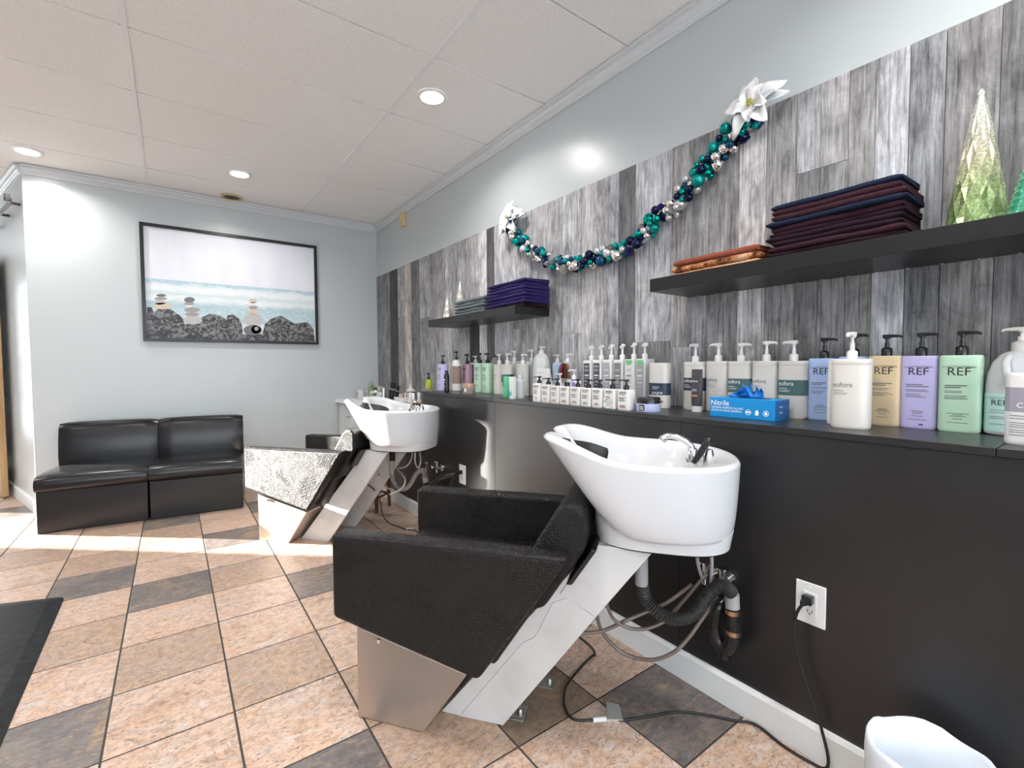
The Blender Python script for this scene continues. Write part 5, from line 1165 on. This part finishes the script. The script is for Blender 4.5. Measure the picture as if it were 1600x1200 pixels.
for k in range(18):
    a = r_.uniform(0, 2 * PI); e = r_.uniform(0.015, 0.05); h0 = r_.uniform(0.03, 0.07); h1 = h0 + r_.uniform(0.04, 0.085); w = 0.006
    p0, p1, p2 = Vector((0, 0, 0.02)), Vector((math.cos(a) * e * 0.4, math.sin(a) * e * 0.4, h0)), Vector((math.cos(a) * e, math.sin(a) * e, h1)); sd = Vector((-math.sin(a), math.cos(a), 0)) * w
    MB().add([p0 - sd * 0.3, p0 + sd * 0.3, p1 + sd, p1 - sd, p2], [(0, 1, 2, 3), (3, 2, 4)]).build('leaf', LFM, pl)
pl.scale = (1.35, 1.35, 1.5)
vz = thing('bud_vase', 'small pale blue bulb vase beside the chrome tap', 'vase', cpos(593, 1.66)); MB().lathe([(0.020, 0), (0.034, 0.02), (0.036, 0.045), (0.024, 0.075), (0.014, 0.09), (0.016, 0.10)], 24).build('body', mat('pale_blue_glaze', (0.45, 0.55, 0.62), 0.15), vz, smooth=40)
MB().lathe([(0.010, 0.101), (0.024, 0.115), (0.026, 0.14), (0.012, 0.15)], 16).build('stopper', mat('silver_glass', (0.6, 0.62, 0.62), 0.1, metal=0.6), vz, smooth=40)
fc = thing('basin_tap', 'chrome basin tap with lever on the far countertop', 'tap', cpos(600, 1.56)); MB().lathe([(0.024, 0), (0.022, 0.01), (0.020, 0.11), (0.021, 0.14), (0.012, 0.15)], 18).build('body', CHROME, fc, smooth=40)
MB().tube(spline([(0, 0.0, 0.085), (-0.05, 0.05, 0.11), (-0.085, 0.085, 0.105), (-0.092, 0.092, 0.088)], 5), lambda u: 0.014 - 0.003 * u, 10).build('spout', CHROME, fc, smooth=40); MB().tube([(0, 0, 0.148), (-0.05, 0.05, 0.165)], 0.006, 8).build('lever', CHROME, fc, smooth=40)
def tool(label, px, xc, H, r, lean):
    o = thing('black_bottle', label, 'bottle', cpos(px, xc), 0); MB().tube([(0, 0, 0), (lean * 0.5, -lean, H * 0.72)], r, 14).build('body', BPLAS, o, smooth=40); MB().tube([(lean * 0.5, -lean, H * 0.72), (lean * 0.55, -lean * 1.1, H * 0.76)], r * 1.08, 14).build('silver_band', STEEL, o, smooth=40); MB().tube([(lean * 0.55, -lean * 1.1, H * 0.76), (lean * 0.7, -lean * 1.4, H)], r * 0.8, 14).build('cap', BPLAS, o, smooth=40)
tool('tall black bottle with silver band beside the chrome tap', 610, 1.52, 0.20, 0.026, 0.02); tool('slim black bottle leaning right of the tall black bottle', 618, 1.60, 0.17, 0.017, 0.02)
cy = thing('roller_caddy', 'white caddy filled with pink hair rollers on the far countertop', 'caddy', cpos(632, 1.54), 0.0)
b = MB(); b.loft([[(x * k, y * k, z) for x, y in sell(0.15, 0.13, 6, 24)] for k, z in ((0.82, 0), (0.84, 0.004), (1.0, 0.09), (0.96, 0.09), (0.80, 0.012))], True, True); b.build('tub', WPLAS, cy, smooth=35)
PKR = mat('pale_pink_roller', (0.66, 0.50, 0.47), 0.5)
for k in range(9): a = k * 2.3; x, y = 0.045 * math.cos(a) * (0.4 + 0.06 * k), 0.04 * math.sin(a) * (0.4 + 0.06 * k); MB().tube([(x, y, 0.05), (x * 1.3, y * 1.3, 0.105 + 0.01 * (k % 3))], 0.010, 8).build('roller', PKR if k % 3 else mat('burgundy_roller', (0.10, 0.02, 0.03), 0.5), cy, smooth=40)
bk = thing('wooden_crate', 'small brown wooden crate on the far countertop by the ledge end', 'crate', cpos(649, 1.47), 0.0)
CRW = m_wood('orange_brown_crate', (0.42, 0.22, 0.09), (0.22, 0.10, 0.04), 18)
for k in range(2):
    for s in (-1, 1):
        MB().box(s * 0.062 - 0.004, s * 0.062 + 0.004, -0.055, 0.055, 0.004 + k * 0.036, 0.037 + k * 0.036).build('slat', CRW, bk); MB().box(-0.058, 0.058, s * 0.051 - 0.004, s * 0.051 + 0.004, 0.004 + k * 0.036, 0.037 + k * 0.036).build('slat', CRW, bk)
MB().box(-0.058, 0.058, -0.047, 0.047, 0.0, 0.006).build('floor_board', CRW, bk)
for k, (dx, dy) in enumerate(((-0.028, 0.022), (-0.028, -0.024), (0.028, 0.0))):
    o = thing('spray_bottle', ['white spray bottle at the left in the wooden crate', 'white spray bottle at the right in the wooden crate', 'white spray bottle at the back of the wooden crate'][k], 'bottle', (1.47 + dx, bk.location.y + dy, ZC + 0.0062), 0, 'spray bottles in the crate')
    MB().lathe([(0.019, 0), (0.020, 0.004), (0.020, 0.075), (0.012, 0.095)], 16).build('body', CREAM, o, smooth=40); MB().lathe([(0.0115, 0.094), (0.0115, 0.135), (0.009, 0.138)], 14).build('cap', WPLAS, o, smooth=40)
tb = thing('blue_tub', 'blue and white product tub behind the wooden crate', 'tub', cpos(642, 1.74)); tb.scale = (0.8, 0.8, 0.95); MB().lathe([(0.045, 0), (0.048, 0.12)], 24).build('body', mat('denim_blue_plastic', (0.07, 0.12, 0.22), 0.4), tb, smooth=40); MB().lathe([(0.050, 0.12), (0.050, 0.135), (0.03, 0.14), (0.012, 0.16), (0.012, 0.19), (0.005, 0.195)], 20).build('lid', WPLAS, tb, smooth=40)
